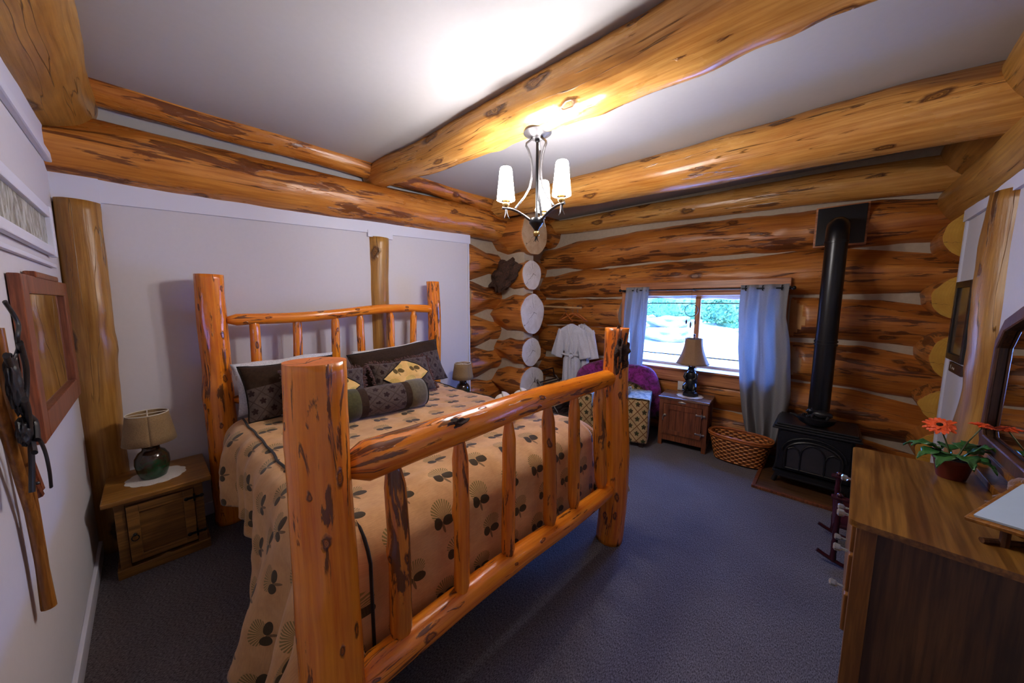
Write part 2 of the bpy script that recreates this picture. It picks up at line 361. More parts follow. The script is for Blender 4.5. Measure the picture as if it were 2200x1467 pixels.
# ------------------------------------------------------------------ geometry helpers
def fin(name, me, mats, parent=None, world=True, smooth=True, loc=None):
    for m in (mats if isinstance(mats, (list, tuple)) else [mats]): me.materials.append(m)
    if smooth:
        for p in me.polygons: p.use_smooth = True
    o = bpy.data.objects.new(name, me); col.objects.link(o)
    if parent:
        o.parent = parent
        if world: o.location = -abs_loc(parent)
    elif loc is not None:
        v = V(loc)
        for x in me.vertices: x.co -= v
        o.location = v
    return o
def abs_loc(o):
    l = o.location.copy()
    while o.parent: o = o.parent; l += o.location
    return l
def bo(name, bm, mat, parent=None, world=True, smooth=False, loc=None):
    me = bpy.data.meshes.new(name)
    bmesh.ops.recalc_face_normals(bm, faces=bm.faces)
    bm.to_mesh(me); bm.free()
    if not smooth:
        o = fin(name, me, mat, parent, world, False, loc)
    else:
        o = fin(name, me, mat, parent, world, True, loc)
        try: me.set_sharp_from_angle(angle=R(45))
        except Exception: pass
    return o
def tag(o, label=None, cat=None, group=None, kind=None):
    if label: o['label'] = label
    if cat: o['category'] = cat
    if group: o['group'] = group
    if kind: o['kind'] = kind
    return o
def thing(name, loc, label, cat, group=None, rz=0, kind=None):
    o = bpy.data.objects.new(name, None); col.objects.link(o); o.empty_display_size = .1
    o.location = loc; o.rotation_euler = (0, 0, rz)
    return tag(o, label, cat, group, kind)
def copy_tree(o, parent=None):
    c = o.copy(); col.objects.link(c)
    if parent: c.parent = parent
    for ch in [x for x in bpy.data.objects if x.parent == o]: copy_tree(ch, c)
    return c
def box(bm, x0, x1, y0, y1, z0, z1, bev=0.0, mat=None):
    vs = [bm.verts.new(p) for p in ((x0,y0,z0),(x1,y0,z0),(x1,y1,z0),(x0,y1,z0),(x0,y0,z1),(x1,y0,z1),(x1,y1,z1),(x0,y1,z1))]
    fs = [bm.faces.new([vs[i] for i in f]) for f in ((0,3,2,1),(4,5,6,7),(0,1,5,4),(1,2,6,5),(2,3,7,6),(3,0,4,7))]
    if mat is not None:
        for v in vs: v.co = mat @ v.co
    if bev:
        es = set(e for f in fs for e in f.edges)
        bmesh.ops.bevel(bm, geom=list(es), offset=bev, segments=2, profile=.6, affect='EDGES')
    return bm
def prism(bm, pts, axis, a, b):
    """polygon pts in the two other axes, extruded along axis from a to b"""
    def mk(p, q):
        l = list(p); l.insert('xyz'.index(axis), q); return l
    A = [bm.verts.new(mk(p, a)) for p in pts]; B = [bm.verts.new(mk(p, b)) for p in pts]
    bm.faces.new(A); bm.faces.new(B[::-1])
    n = len(pts)
    for i in range(n): bm.faces.new((A[i], B[i], B[(i+1)%n], A[(i+1)%n]))
def tube(bm, pts, rad, n=10, caps=True, sx=1.0, closed=False):
    pts = [V(p) for p in pts]; N = len(pts)
    if not isinstance(rad, (list, tuple)): rad = [rad]*N
    rings = []; prev = None
    for i, p in enumerate(pts):
        if closed: d = pts[(i+1) % N] - pts[i-1]
        else: d = pts[min(i+1, N-1)] - pts[max(i-1, 0)]
        d.normalize()
        if prev is None:
            a = V((0,0,1)) if abs(d.z) < .9 else V((1,0,0))
            s = d.cross(a).normalized()
        else:
            s = (prev - d*prev.dot(d)).normalized()
        prev = s; q = d.cross(s)
        rings.append([bm.verts.new(p + s*cos(2*pi*k/n)*rad[i]*sx + q*sin(2*pi*k/n)*rad[i]) for k in range(n)])
    for i in range(N if closed else N-1):
        a, b = rings[i], rings[(i+1) % N]
        for k in range(n): bm.faces.new((a[k], a[(k+1)%n], b[(k+1)%n], b[k]))
    if caps and not closed:
        bm.faces.new(rings[0][::-1]); bm.faces.new(rings[-1])
    return bm
def lathe(bm, prof, c=(0,0,0), n=32, sx=1.0, sy=1.0, cap=True):
    rings = []
    for r, z in prof:
        rings.append([bm.verts.new((c[0]+cos(2*pi*k/n)*r*sx, c[1]+sin(2*pi*k/n)*r*sy, c[2]+z)) for k in range(n)])
    for a, b in zip(rings, rings[1:]):
        for k in range(n): bm.faces.new((a[k], a[(k+1)%n], b[(k+1)%n], b[k]))
    if cap:
        if prof[0][0] > 1e-4: bm.faces.new(rings[0][::-1])
        if prof[-1][0] > 1e-4: bm.faces.new(rings[-1])
    bmesh.ops.remove_doubles(bm, verts=bm.verts, dist=1e-5)
    return bm
def ball(bm, c, r, s=(1,1,1), sub=3, nz=0.0, nf=6.0, rot=None):
    res = bmesh.ops.create_icosphere(bm, subdivisions=sub, radius=1)
    for v in res['verts']:
        k = 1 + (nz*NZ.noise(v.co*nf + V(c)*3) if nz else 0)
        p = V((v.co.x*s[0], v.co.y*s[1], v.co.z*s[2]))*r*k
        if rot: p = rot @ p
        v.co = p + V(c)
    return bm
def new(): return bmesh.new()

def log(name, p0, p1, r0, r1, mat, end=None, parent=None, ry=None, seed=0, wob=.03, seg=.06, n=48,
        clamp=None, endwob=0, bend=0.0, knobs=(), rz=None, flat=None, world=True, point=None):
    """a peeled log: axis p0->p1. rz: vertical/second radius. clamp(x, co)->co. point=(l0,l1): tapered tenon ends"""
    p0, p1 = V(p0), V(p1); d = (p1-p0); L = d.length; d.normalize()
    upv = V((0,0,1)) if abs(d.z) < .8 else V((1,0,0))
    s = d.cross(upv).normalized(); q = s.cross(d).normalized()
    m = max(3, int(L/seg)+1); seed = seed*7.31 + 1.7
    me = bpy.data.meshes.new(name); vs = []; uvs = []; fs = []; mi = []
    for i in range(m+1):
        t = i/m; l = t*L; r = r0+(r1-r0)*t
        rs = r; rq = (rz if rz else 1.0)*r if rz else r
        k = 1.0
        if point:
            for e, dist in ((point[0], l), (point[1], L-l)):
                if e and dist < e: k = min(k, .55+.45*(dist/e))
        off = q*bend*sin(pi*t) + s*(NZ.noise(V((l*.9, seed, 0)))*wob*.8) + q*(NZ.noise(V((l*.9, 0, seed)))*wob*.8)
        for j in range(n):
            a = 2*pi*j/n
            nzv = 1 + wob*1.6*NZ.noise(V((l*2.2, cos(a)*1.3+seed, sin(a)*1.3))) + wob*.7*NZ.noise(V((l*7, cos(a)*3+seed, sin(a)*3)))
            for kl, ka, kh, kw in knobs:
                dd = ((l-kl)/kw)**2 + ((((a-ka+pi) % (2*pi))-pi)*r/kw)**2
                nzv += kh*exp(-dd)
            co = p0 + d*l + off + (s*cos(a)*rs + q*sin(a)*rq)*nzv*k
            if clamp: co = clamp(co)
            vs.append(co)
    for i in range(m):
        for j in range(n):
            fs.append((i*n+j, i*n+(j+1)%n, (i+1)*n+(j+1)%n, (i+1)*n+j)); mi.append(0)
            for (ii, jj) in ((i, j), (i, j+1), (i+1, j+1), (i+1, j)):
                uvs.append((ii/m*L + seed*3.3, (jj/n)*2*pi*max(r0, r1) + seed*1.7))
    for base, cp, cr in ((0, p0, 1), (m*n, p1, 0)):
        ids = [base+j for j in range(n)]
        c = sum((vs[k] for k in ids), V())/n
        fs_ = ids[::-1] if cr else ids
        fs.append(tuple(fs_)); mi.append(1)
        for k in fs_:
            w_ = vs[k]-c; uvs.append((w_.dot(s)+.03, w_.dot(q)-.02))
    me.from_pydata(vs, [], fs); ul = me.uv_layers.new(name='UVMap')
    for k, uvv in enumerate(uvs): ul.data[k].uv = uvv
    o = fin(name, me, [mat, end or mat], parent, world, True, None if parent else (p0+p1)/2)
    for k, p in enumerate(me.polygons):
        p.material_index = mi[k]; p.use_smooth = mi[k] == 0
    if endwob: pass
    return o

def grid_obj(name, fn, nu, nv, mat, parent=None, uvf=None, world=True, solid=0.0, closed_u=False, loc=None, sub=0):
    me = bpy.data.meshes.new(name); vs = [V(fn(i/nu, j/nv)) for j in range(nv+1) for i in range(nu+1)]
    fs = []; uv = []
    for j in range(nv):
        for i in range(nu):
            ids = [(i, j), (i+1, j), (i+1, j+1), (i, j+1)]
            fs.append(tuple(b*(nu+1)+a for a, b in ids))
            for a, b in ids: uv.append(uvf(a/nu, b/nv) if uvf else (a/nu, b/nv))
    me.from_pydata(vs, [], fs); ul = me.uv_layers.new(name='UVMap')
    for k, u in enumerate(uv): ul.data[k].uv = u
    o = fin(name, me, mat, parent, world, True, loc)
    if closed_u:
        bm = bmesh.new(); bm.from_mesh(me); bmesh.ops.remove_doubles(bm, verts=bm.verts, dist=1e-4); bm.to_mesh(me); bm.free()
    if solid:
        m = o.modifiers.new('solid', 'SOLIDIFY'); m.thickness = solid; m.offset = 0
    if sub:
        m = o.modifiers.new('sub', 'SUBSURF'); m.levels = sub; m.render_levels = sub
    return o

# =================================================================== THE ROOM SHELL
CZ = 3.06
X0, X1, Y0, Y1 = -3.55, .68, -.34, 4.64
b = new(); box(b, -4.1, 1.3, -.6, 5.2, -.12, 0); tag(bo('floor', b, MT['carpet']), 'dark grey loop pile carpet over the whole room', kind='structure')
b = new(); box(b, -4.1, 1.3, -.7, 5.2, CZ, CZ+.1); tag(bo('ceiling', b, MT['ceil']), 'off white painted ceiling', kind='structure')
b = new(); box(b, -4.1, 1.3, -.5, Y0, 0, CZ); tag(bo('wall_left', b, MT['white']), 'white plaster wall at the left', kind='structure')
# wall behind the bed head, stops short of the log corner
wh = thing('wall_head', (-3.6, 1.3, 0), 'white plaster wall behind the bed', None, kind='structure')
b = new(); box(b, -3.72, X0, Y0, 2.95, 0, 2.62); bo('plaster_panel', b, MT['white'], wh)
b = new(); box(b, -3.9, -3.64, Y0, 5.0, 2.6, CZ); bo('upper_panel', b, MT['ceil'], wh)
b = new(); box(b, -3.725, -3.535, 2.935, 2.955, 0, 2.48); bo('end_trim', b, MT['trim'], wh)
# header board over the plaster (follows the log above, so not quite level)
def zb(y): return 2.345+.043*y
tr = thing('trim_head', (-3.54, 1.3, 2.4), 'pale painted header board under the plate log', None, kind='structure')
b = new()
prism(b, [(-.17, zb(-.17)), (2.97, zb(2.97)), (2.97, zb(2.97)+.16), (-.17, zb(-.17)+.20)], 'x', X0, X0+.022); bo('header_board', b, MT['trim'], tr)
b = new()
prism(b, [(Y0, 2.305), (-.145, 2.315), (-.145, 2.52), (Y0, 2.52)], 'x', X0, X0+.03); bo('header_block', b, MT['trim'], tr)
b = new(); box(b, X0, X0+.03, 1.61, 1.88, 2.375, 2.44); bo('header_block', b, MT['trim'], tr)
# right wall with its header
wr = thing('wall_right', (.8, 2, 0), 'white plaster wall at the right', None, kind='structure')
b = new(); box(b, X1, .9, -.5, 4.18, 0, 2.62); bo('plaster_panel', b, MT['white'], wr)
b = new(); box(b, X1-.012, .92, 4.165, 4.2, 0, 2.44); bo('end_trim', b, MT['trim'], wr)
b = new(); box(b, .95, 1.3, -.5, 5.1, 0, CZ); bo('upper_panel', b, MT['ceil'], wr)
b = new(); box(b, X1-.022, X1, -.3, 4.2, 2.31, 2.48); tag(bo('trim_right', b, MT['trim']), 'pale header board on the right wall', kind='structure')
# left wall mouldings
b = new(); box(b, -3.55, .66, Y0, Y0+.03, 2.52, 2.57, .008); box(b, -3.55, .66, Y0, Y0+.015, 2.57, 2.72)
tag(bo('trim_left', b, MT['trim']), 'painted moulding under the big log on the left wall', kind='structure')
b = new(); box(b, -3.5, .66, Y0, Y0+.018, 0, .10, .004); tag(bo('baseboard_left', b, MT['trim']), 'white baseboard along the left wall', kind='structure')
b = new(); box(b, X0, X0+.018, -.16, 1.6, 0, .10, .004); box(b, X0, X0+.018, 1.88, 2.93, 0, .10, .004); tag(bo('baseboard_head', b, MT['trim']), 'white baseboard behind the bed', kind='structure')

# ---- transom window in the left wall
tw = thing('window_2', (-2.66, Y0, 2.07), 'narrow transom of rippled glass high on the left wall', None, kind='structure')
b = new(); box(b, -3.14, -2.0, Y0+.004, Y0+.03, 2.145, 2.20, .006); box(b, -3.14, -2.0, Y0+.004, Y0+.03, 1.945, 1.99, .006)
box(b, -3.145, -3.09, Y0+.003, Y0+.034, 1.94, 2.205, .006); box(b, -2.05, -1.995, Y0+.003, Y0+.034, 1.94, 2.205, .006)
box(b, -3.18, -1.95, Y0+.002, Y0+.02, 1.885, 1.905, .004)
bo('window_frame', b, MT['trim'], tw)
b = new(); box(b, -3.1, -2.04, Y0+.003, Y0+.012, 1.98, 2.16); bo('pane', b, MT['ripple'], tw)

# ---- log wall with the window
WX0, WX1, WZ0, WZ1 = -2.17, -.35, .74, 1.97
LY = 4.89
ww = thing('wall_window', (-1.3, 4.9, 0), 'stacked log wall with pale chinking around the window', None, kind='structure')
b = new(); box(b, -4.05, WX0+.1, 4.765, 4.95, 0, CZ); box(b, WX1-.1, 1.3, 4.765, 4.95, 0, CZ)
box(b, WX0+.1, WX1-.1, 4.765, 4.95, 0, .80); box(b, WX0+.1, WX1-.1, 4.765, 4.95, 1.84, CZ); bo('chinking', b, MT['chink'], ww)
bounds = [-.03, .42, .87, 1.33, 1.79, 2.25, 2.69]
def bevel_left(co):
    x = co.x
    lim = 4.60 + max(0, (x-(WX0-.19)))*.95
    if x > WX0-.19 and co.y < lim: co.y = lim
    return co
def bevel_right(co):
    x = co.x
    lim = 4.60 + max(0, ((WX1+.19)-x))*.95
    if x < WX1+.19 and co.y < lim: co.y = lim
    return co
def planes(*pl, also=None):
    P_ = [(V(n).normalized(), V(p)) for n, p in pl]
    def f(co):
        if also: co = also(co)
        for n, p in P_:
            k = (co-p).dot(n)
            if k > 0: co = co - n*min(k, .075)*(1 if k < .075 else 1)
        return co
    return f
def add_scarf(o, sgn):
    """pale sawn faces where the log was scarfed off beside the window"""
    me = o.data; me.materials.append(MT['end_scarf'])
    for p in me.polygons:
        n = p.normal
        if abs(abs(n.x)-.69) < .06 and abs(n.y) > .6 and abs(n.z) < .12: p.material_index = 2; p.use_smooth = False
for i in range(6):
    z0, z1 = bounds[i], bounds[i+1]; zc = (z0+z1)/2; h = (z1-z0)/2*1.07
    if 1 <= i-1 <= 2:
        a = log('log', (-4.0, LY, zc), (WX0-.055, LY, zc), .28, .27, MT['log_wall'], MT['end_pale'], ww, rz=h/.275, seed=i+1, wob=.05, n=64, seg=.03)
        a = log('log', (WX1-.02, LY, zc-.01), (1.25, LY, zc-.02), .27, .28, MT['log_wall'], MT['end'], ww, rz=h/.275, seed=i+11, wob=.05, n=64, seg=.03, clamp=planes(((.13, -.66, .72), (.20, LY-.19, zc+.145)), also=bevel_right)); add_scarf(a, 1)
    else:
        log('log', (-4.0, LY, zc), (1.25, LY, zc-.02), .28, .275, MT['log_wall'], MT['end'], ww, rz=h/.275, seed=i+1, wob=.05, n=64, seg=.03, clamp=planes(((.13, -.66, .72), (.18+.06*(i % 2), LY-.19, zc+.145)), ((-.13, -.66, .72), (-3.05, LY-.19, zc+.145))))
# flattened faces above/below the window are hidden by the casing; top plate log of that wall
tl_ = log('ceiling_log', (-3.6, 4.70, 2.94), (1.25, 4.70, 2.80), .105, .158, MT['log_beam'], MT['end'], None, seed=31, wob=.03, n=56, clamp=planes(((.13, -.66, .72), (.25, 4.70-.10, 2.82+.11))))
tag(tl_, 'long orange log lying on top of the window wall', 'log beam')

# ---- window casing, sashes, glass
wn = thing('window_1', (-1.26, 4.75, 1.35), 'sliding window in pine casing looking onto bright ground', None, kind='structure')
b = new()
box(b, WX0-.02, WX1+.02, 4.565, 4.90, 1.885, 1.975, .006); bo('window_frame', b, MT['pine_trim'], wn)
b = new(); box(b, WX0, WX1, 4.60, 4.90, 1.80, 1.885, .004); bo('window_frame', b, MT['pine_trim'], wn)
for xa, xb in ((WX0, WX0+.12), (WX1-.12, WX1)):
    b = new(); box(b, xa, xb, 4.58, 4.92, .80, 1.885, .006); bo('window_frame', b, MT['pine_trim_v'], wn)
b = new(); box(b, WX0, WX1, 4.58, 4.80, .715, .86, .006); bo('window_frame', b, MT['pine_trim'], wn)
b = new(); box(b, WX0-.02, WX1+.02, 4.555, 4.92, .86, .885, .006); bo('window_sill', b, MT['pine_trim'], wn)
b = new()
for xa, xb, ya in ((WX0+.12, -1.24, 4.80), (-1.26, WX1-.12, 4.835)):
    box(b, xa, xb, ya, ya+.03, .885, .915, .004); box(b, xa, xb, ya, ya+.03, 1.775, 1.80, .004)
    box(b, xa, xa+.03, ya, ya+.03, .9, 1.79, .004); box(b, xb-.03, xb, ya, ya+.03, .9, 1.79, .004)
bo('sash', b, MT['trim'], wn)
b = new(); box(b, -1.275, -1.215, 4.77, 4.80, .885, 1.80, .004); bo('mullion', b, MT['pine_trim_v'], wn)
b = new(); box(b, WX0+.13, WX1-.13, 4.87, 4.885, 1.70, 1.713); box(b, WX0+.13, WX1-.13, 4.87, 4.885, 1.005, 1.02); bo('grille_bar', b, MT['iron_s'], wn)
b = new(); box(b, WX0+.14, -1.25, 4.812, 4.816, .91, 1.78); box(b, -1.25, WX1-.14, 4.848, 4.852, .91, 1.78); bo('pane', b, MT['glass'], wn)

# ---- wall A: logs along y beyond the plaster
wa = thing('wall_corner', (-3.85, 4, 0), 'log wall of the alcove beside the bed', None, kind='structure')
b = new(); box(b, -4.05, -3.68, 2.7, 5.0, 0, 2.7); bo('chinking', b, MT['chink'], wa)
ba = [-.28, .17, .63, 1.08, 1.53, 2.01, 2.52]
for i in range(6):
    zc = (ba[i]+ba[i+1])/2; h = (ba[i+1]-ba[i])/2*1.07
    log('log', (-3.80, 2.965, zc), (-3.80, 5.0, zc), .27, .27, MT['log_wall'], MT['end'], wa, rz=h/.265, seed=i+21, wob=.05, n=56, seg=.03, clamp=planes(((.68, .20, .66), (-3.80+.20, 3.16, zc+.135)), ((.68, .20, -.66), (-3.80+.20, 3.2, zc-.135))))
# ---- stub wall with its row of sawn ends
ws = thing('wall_stub', (-3.4, 3.72, 0), 'stub of crossing logs with pale sawn ends in the corner', None, kind='structure')
discs = [(2.65, .29, .27, -3.06, 'end'), (2.085, .205, .20, -3.10, 'end_pale'), (1.54, .29, .25, -3.08, 'end_pale'), (1.025, .205, .21, -3.10, 'end_pale'), (.54, .25, .26, -3.08, 'end_pale'), (.05, .24, .24, -3.1, 'end_pale')]
for k, (zc, hz, hy, xe, em) in enumerate(discs):
    log('log', (-4.0, 3.72, zc), (xe, 3.72, zc), max(hy, .24)+.03, hy, MT['log_wall'], MT[em], ws, rz=hz/hy*.97, seed=k+41, wob=.05, n=56, seg=.03, clamp=planes(((-.22, -.68, .64), (-3.34, 3.72-hy*.74, zc+hz*.68)), ((-.22, -.68, -.64), (-3.34, 3.72-hy*.74, zc-hz*.68)), ((-.22, .68, .64), (-3.34, 3.72+hy*.74, zc+hz*.68))))
b = new(); box(b, -3.9, -3.16, 3.62, 3.82, 0, 2.6); bo('chinking', b, MT['chink'], ws)
# ---- right stub wall, log ends facing the room
wq = thing('wall_right_logs', (.8, 4.5, 0), 'crossing logs with yellow sawn ends beside the white wall', None, kind='structure')
for k, (za, zb_) in enumerate(((-.05, .28), (.31, .71), (.74, 1.06), (1.09, 1.53), (1.57, 1.96), (2.02, 2.42))):
    log('log', (.84, 4.22+.02*(k % 2), (za+zb_)/2), (.84, 5.0, (za+zb_)/2), .27, .28, MT['log_wall'], MT['end_yel'], wq, rz=(zb_-za)/2/.27, seed=k+51, wob=.05, n=56, seg=.04)
b = new(); box(b, .74, .9, 4.3, 4.9, 0, 2.5); bo('chinking', b, MT['chink'], wq)

# ---- plate logs and beams
o = log('ceiling_log', (-3.57, -.62, 2.665), (-3.57, 4.9, 2.80), .195, .20, MT['log_plate'], MT['end'], seed=61, wob=.035, n=64, clamp=planes(((.66, -.13, .72), (-3.57+.14, .20, 2.68+.14))))
tag(o, 'large streaked log lying along the top of the white bed wall', 'log beam')
o = log('ceiling_log', (-3.53, -.3, 3.045), (-3.50, 4.8, 3.065), .105, .12, MT['log_plate'], MT['end'], seed=62, wob=.06, n=48)
tag(o, 'thin log against the ceiling above the streaked bed wall log', 'log beam')
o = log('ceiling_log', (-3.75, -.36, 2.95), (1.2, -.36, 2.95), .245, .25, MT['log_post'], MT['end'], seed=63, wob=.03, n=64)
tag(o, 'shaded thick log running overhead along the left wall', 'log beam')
o = log('ceiling_beam', (-3.62, 1.77, 2.99), (1.1, 1.87, 2.955), .128, .185, MT['log_beam'], MT['end'], seed=64, wob=.055, n=72, seg=.04,
        knobs=((2.55, 3.9, .12, .10), (1.75, 4.3, .10, .08), (3.1, 4.4, .12, .12), (2.1, 5.1, .07, .15), (3.4, 3.9, .1, .09)))
tag(o, 'massive knotty ceiling beam that carries the chandelier', 'beam')
o = log('ceiling_beam', (-3.7, 3.37, 2.985), (1.1, 3.41, 2.855), .128, .213, MT['log_beam'], MT['end'], seed=65, wob=.04, n=64, clamp=planes(((.13, -.64, .74), (.34, 3.40-.13, 2.87+.13))))
tag(o, 'second ceiling beam between the chandelier beam and the window wall', 'beam')
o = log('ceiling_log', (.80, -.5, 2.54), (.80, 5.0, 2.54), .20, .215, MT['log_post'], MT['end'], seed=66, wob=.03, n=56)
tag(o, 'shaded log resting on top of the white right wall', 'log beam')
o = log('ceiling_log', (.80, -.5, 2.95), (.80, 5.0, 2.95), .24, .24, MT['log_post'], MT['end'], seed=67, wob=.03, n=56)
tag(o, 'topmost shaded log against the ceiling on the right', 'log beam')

# ---- posts let into the white walls
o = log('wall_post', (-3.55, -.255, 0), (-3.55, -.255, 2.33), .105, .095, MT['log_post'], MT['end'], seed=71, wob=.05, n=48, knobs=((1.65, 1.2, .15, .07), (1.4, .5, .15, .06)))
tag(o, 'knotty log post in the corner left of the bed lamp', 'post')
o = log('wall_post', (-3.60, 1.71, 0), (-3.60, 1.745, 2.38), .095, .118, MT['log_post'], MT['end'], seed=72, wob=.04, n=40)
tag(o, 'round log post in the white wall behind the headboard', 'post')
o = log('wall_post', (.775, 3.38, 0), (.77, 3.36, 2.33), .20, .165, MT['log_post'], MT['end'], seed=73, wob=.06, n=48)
tag(o, 'pale peeled log post in the white right wall', 'post')

# ---- bark covered burl on the stub wall
b = new(); ball(b, (0,0,0), 1, (.235, .075, .19), 5, .55, 2.3)
for v in b.verts:
    v.co.z += .25*v.co.x; v.co *= 1 + .10*NZ.noise(v.co*14) + .05*NZ.noise(v.co*40)
    v.co += V((-3.37, 3.44, 2.075))
bb = bo('bark_burl', b, MT['bark'], ws, smooth=True); bb['label'] = 'dark rough bark burl grown on the log stub'

# =================================================================== CHANDELIER
ch = thing('chandelier', (-1.489, 1.829, 2.825), 'three-armed pewter chandelier with glowing white glass shades', 'chandelier')
ch.scale = (.973, .973, .973)
LT, TC = V((.73, .683, 0)), V((.683, -.73, 0))      # to the side / towards the room's near corner
def cp(l, a, z): return LT*(l*cos(a)) + TC*(l*sin(a)) + V((0, 0, z))
b = new(); lathe(b, [(.0, .03), (.08, .03), (.088, .0), (.094, -.01), (.094, -.03), (.074, -.036), (.062, -.048), (.045, -.055), (.04, -.065), (.0, -.07)], n=40); bo('canopy', b, MT['pewter'], ch, world=False, smooth=True)
b = new(); tube(b, [(0,0,-.06), (0,0,-.59)], .0095, 12); ball(b, (0,0,-.075), .016, sub=2); ball(b, (0,0,-.578), .013, sub=2); bo('stem', b, MT['iron_s'], ch, world=False, smooth=True)
b = new(); lathe(b, [(.0, -.575), (.045, -.58), (.05, -.59), (.05, -.612), (.042, -.62), (.02, -.648), (.012, -.66), (0, -.662)], n=32); bo('hub', b, MT['iron_s'], ch, world=False, smooth=True)
b = new(); ball(b, (0,0,-.68), .023, (1, 1, .95), 3); bo('finial_ball', b, MT['bronze'], ch, world=False, smooth=True)
b = new()
for k in range(5):
    a = k*2*pi/5
    tube(b, [(0.004*cos(a), .004*sin(a), -.698), (.008*cos(a), .008*sin(a), -.718), (.018*cos(a), .018*sin(a), -.735)], [.004, .0035, .001], 6)
bo('finial_petals', b, MT['iron_s'], ch, world=False, smooth=True)
for ang in (R(167), R(47), R(287)):
    b = new()
    pts = []
    for i in range(13):     # arm: rises out of the hub and levels off
        t_ = i/12; l = .035+.205*t_; z_ = -.565+.095*sin(min(1, t_*1.05)*pi/2)**.8 if t_ < 1 else -.47
        pts.append(cp(l, ang, -.60+.075*sin(min(1, t_*1.15)*pi/2)))
    tube(b, pts, .0085, 10, sx=1.3); arm = bo('arm', b, MT['pewter'], ch, world=False, smooth=True)
    b = new()
    prof = [(.03, -.06), (.045, -.075), (.075, -.10), (.078, -.115), (.062, -.14), (.045, -.19), (.035, -.25), (.037, -.31), (.052, -.38), (.085, -.44), (.125, -.49), (.150, -.522)]
    tube(b, [cp(l, ang, z_) for l, z_ in prof], .0068, 8, sx=1.5); bo('strut', b, MT['pewter'], ch, world=False, smooth=True)
    b = new(); c0 = cp(.215, ang, 0); ball(b, (c0.x, c0.y, -.499), .021, (1.1, 1.1, 1), 3); lathe(b, [(.012, -.485), (.03, -.481), (.033, -.475), (.012, -.473)], (c0.x, c0.y, 0), 20)
    bo('ball_cup', b, MT['bronze'], ch, world=False, smooth=True)
    b = new()
    for k in range(3):
        a = ang+k*2*pi/3
        tube(b, [(c0.x+.004*cos(a), c0.y+.004*sin(a), -.53), (c0.x+.007*cos(a), c0.y+.007*sin(a), -.56), (c0.x+.022*cos(a), c0.y+.022*sin(a), -.592)], [.005, .0045, .0015], 6)
    bo('drop_petals', b, MT['pewter'], ch, world=False, smooth=True)
    b = new(); lathe(b, [(.012, -.48), (.05, -.478), (.0605, -.473), (.058, -.45), (.047, -.345), (.042, -.29), (.038, -.272), (.033, -.266)], (c0.x, c0.y, 0), 32, cap=False)
    bo('glass_shade', b, MT['shade_lit'], ch, world=False, smooth=True)

# =================================================================== THE LOG BED
bed = thing('log_bed', (-2.2, 1.27, 0), 'king size bed frame of glossy amber peeled logs', 'bed')
BP = dict(parent=bed)
PY0, PY1 = .315, 2.185
KN = lambda *k: k
log('foot_post', (-1.06, PY0, 0), (-1.06, PY0, 1.535), .093, .080, MT['bed_log'], MT['bed_end'], bed, seed=81, wob=.035, seg=.03, knobs=((.85, 2.2, .07, .05), (1.2, 4.4, .06, .06), (1.32, 3.6, .06, .05)))
log('foot_post', (-1.06, PY1, 0), (-1.06, PY1, 1.535), .095, .082, MT['bed_log'], MT['bed_end'], bed, seed=82, wob=.05, seg=.03, knobs=((1.13, 4.7, .18, .05),))
log('head_post', (-3.34, .335, 0), (-3.36, .345, 1.90), .098, .084, MT['bed_log'], MT['bed_end'], bed, seed=83, wob=.06, seg=.03, bend=.0, knobs=((1.62, 4.7, .12, .05), (1.0, 3, .12, .1)))
log('head_post', (-3.36, 2.28, 0), (-3.37, 2.275, 1.94), .075, .070, MT['bed_log'], MT['bed_end'], bed, seed=84, wob=.05, seg=.03, knobs=((1.45, 4.6, .12, .04),))
log('top_rail', (-1.06, PY0+.07, 1.195), (-1.06, PY1-.05, 1.205), .066, .056, MT['bed_log'], MT['bed_end'], bed, seed=85, wob=.04, seg=.03, bend=.012, knobs=((.33, 1.0, .10, .05),), point=(.06, 0))
log('bottom_rail', (-1.06, PY0+.06, .43), (-1.06, PY1-.06, .405), .060, .048, MT['bed_log'], MT['bed_end'], bed, seed=86, wob=.05, seg=.03, point=(.05, .05))
for k, (yt, yb) in enumerate(((.535, .56), (.82, .83), (1.10, 1.115), (1.42, 1.435), (1.70, 1.70), (1.985, 2.02))):
    log('spindle', (-1.06, yb, .44), (-1.06, yt, 1.165), (.041, .034, .033, .037, .035, .042)[k], (.036, .033, .032, .036, .034, .042)[k], MT['bed_dark' if k in (0, 3, 4, 5) else 'bed_log'], MT['bed_end'], bed, seed=90+k, wob=.05, seg=.025, n=32, bend=(.018, -.004, 0, .0, .005, .0)[k], point=(.07, .09), knobs=((.4, 3+k, .25, .03),))
log('top_rail', (-3.33, .41, 1.565), (-3.34, 2.24, 1.615), .045, .043, MT['bed_log'], MT['bed_end'], bed, seed=101, wob=.06, seg=.03, n=32, bend=.035, point=(.06, .05))
for k, y in enumerate((.585, .865, 1.155, 1.44, 1.725, 2.0)):
    log('spindle', (-3.335, y-.01, .98), (-3.335, y+.0, 1.575+.008*k), .037, .033, MT['bed_log'], MT['bed_end'], bed, seed=103+k, wob=.06, seg=.03, n=28, point=(.05, .06))
log('bottom_rail', (-3.34, .41, .95), (-3.34, 2.24, .95), .045, .045, MT['bed_log'], MT['bed_end'], bed, seed=120, wob=.05, n=28, point=(.06, .05))
for y in (PY0+.06, PY1-.06):
    log('side_rail', (-3.28, y+.04 if y < 1 else y-.02, .33), (-1.12, y+.04 if y < 1 else y-.02, .33), .062, .06, MT['bed_log'], MT['bed_end'], bed, seed=121+int(y), wob=.04, n=28, point=(.06, .06))
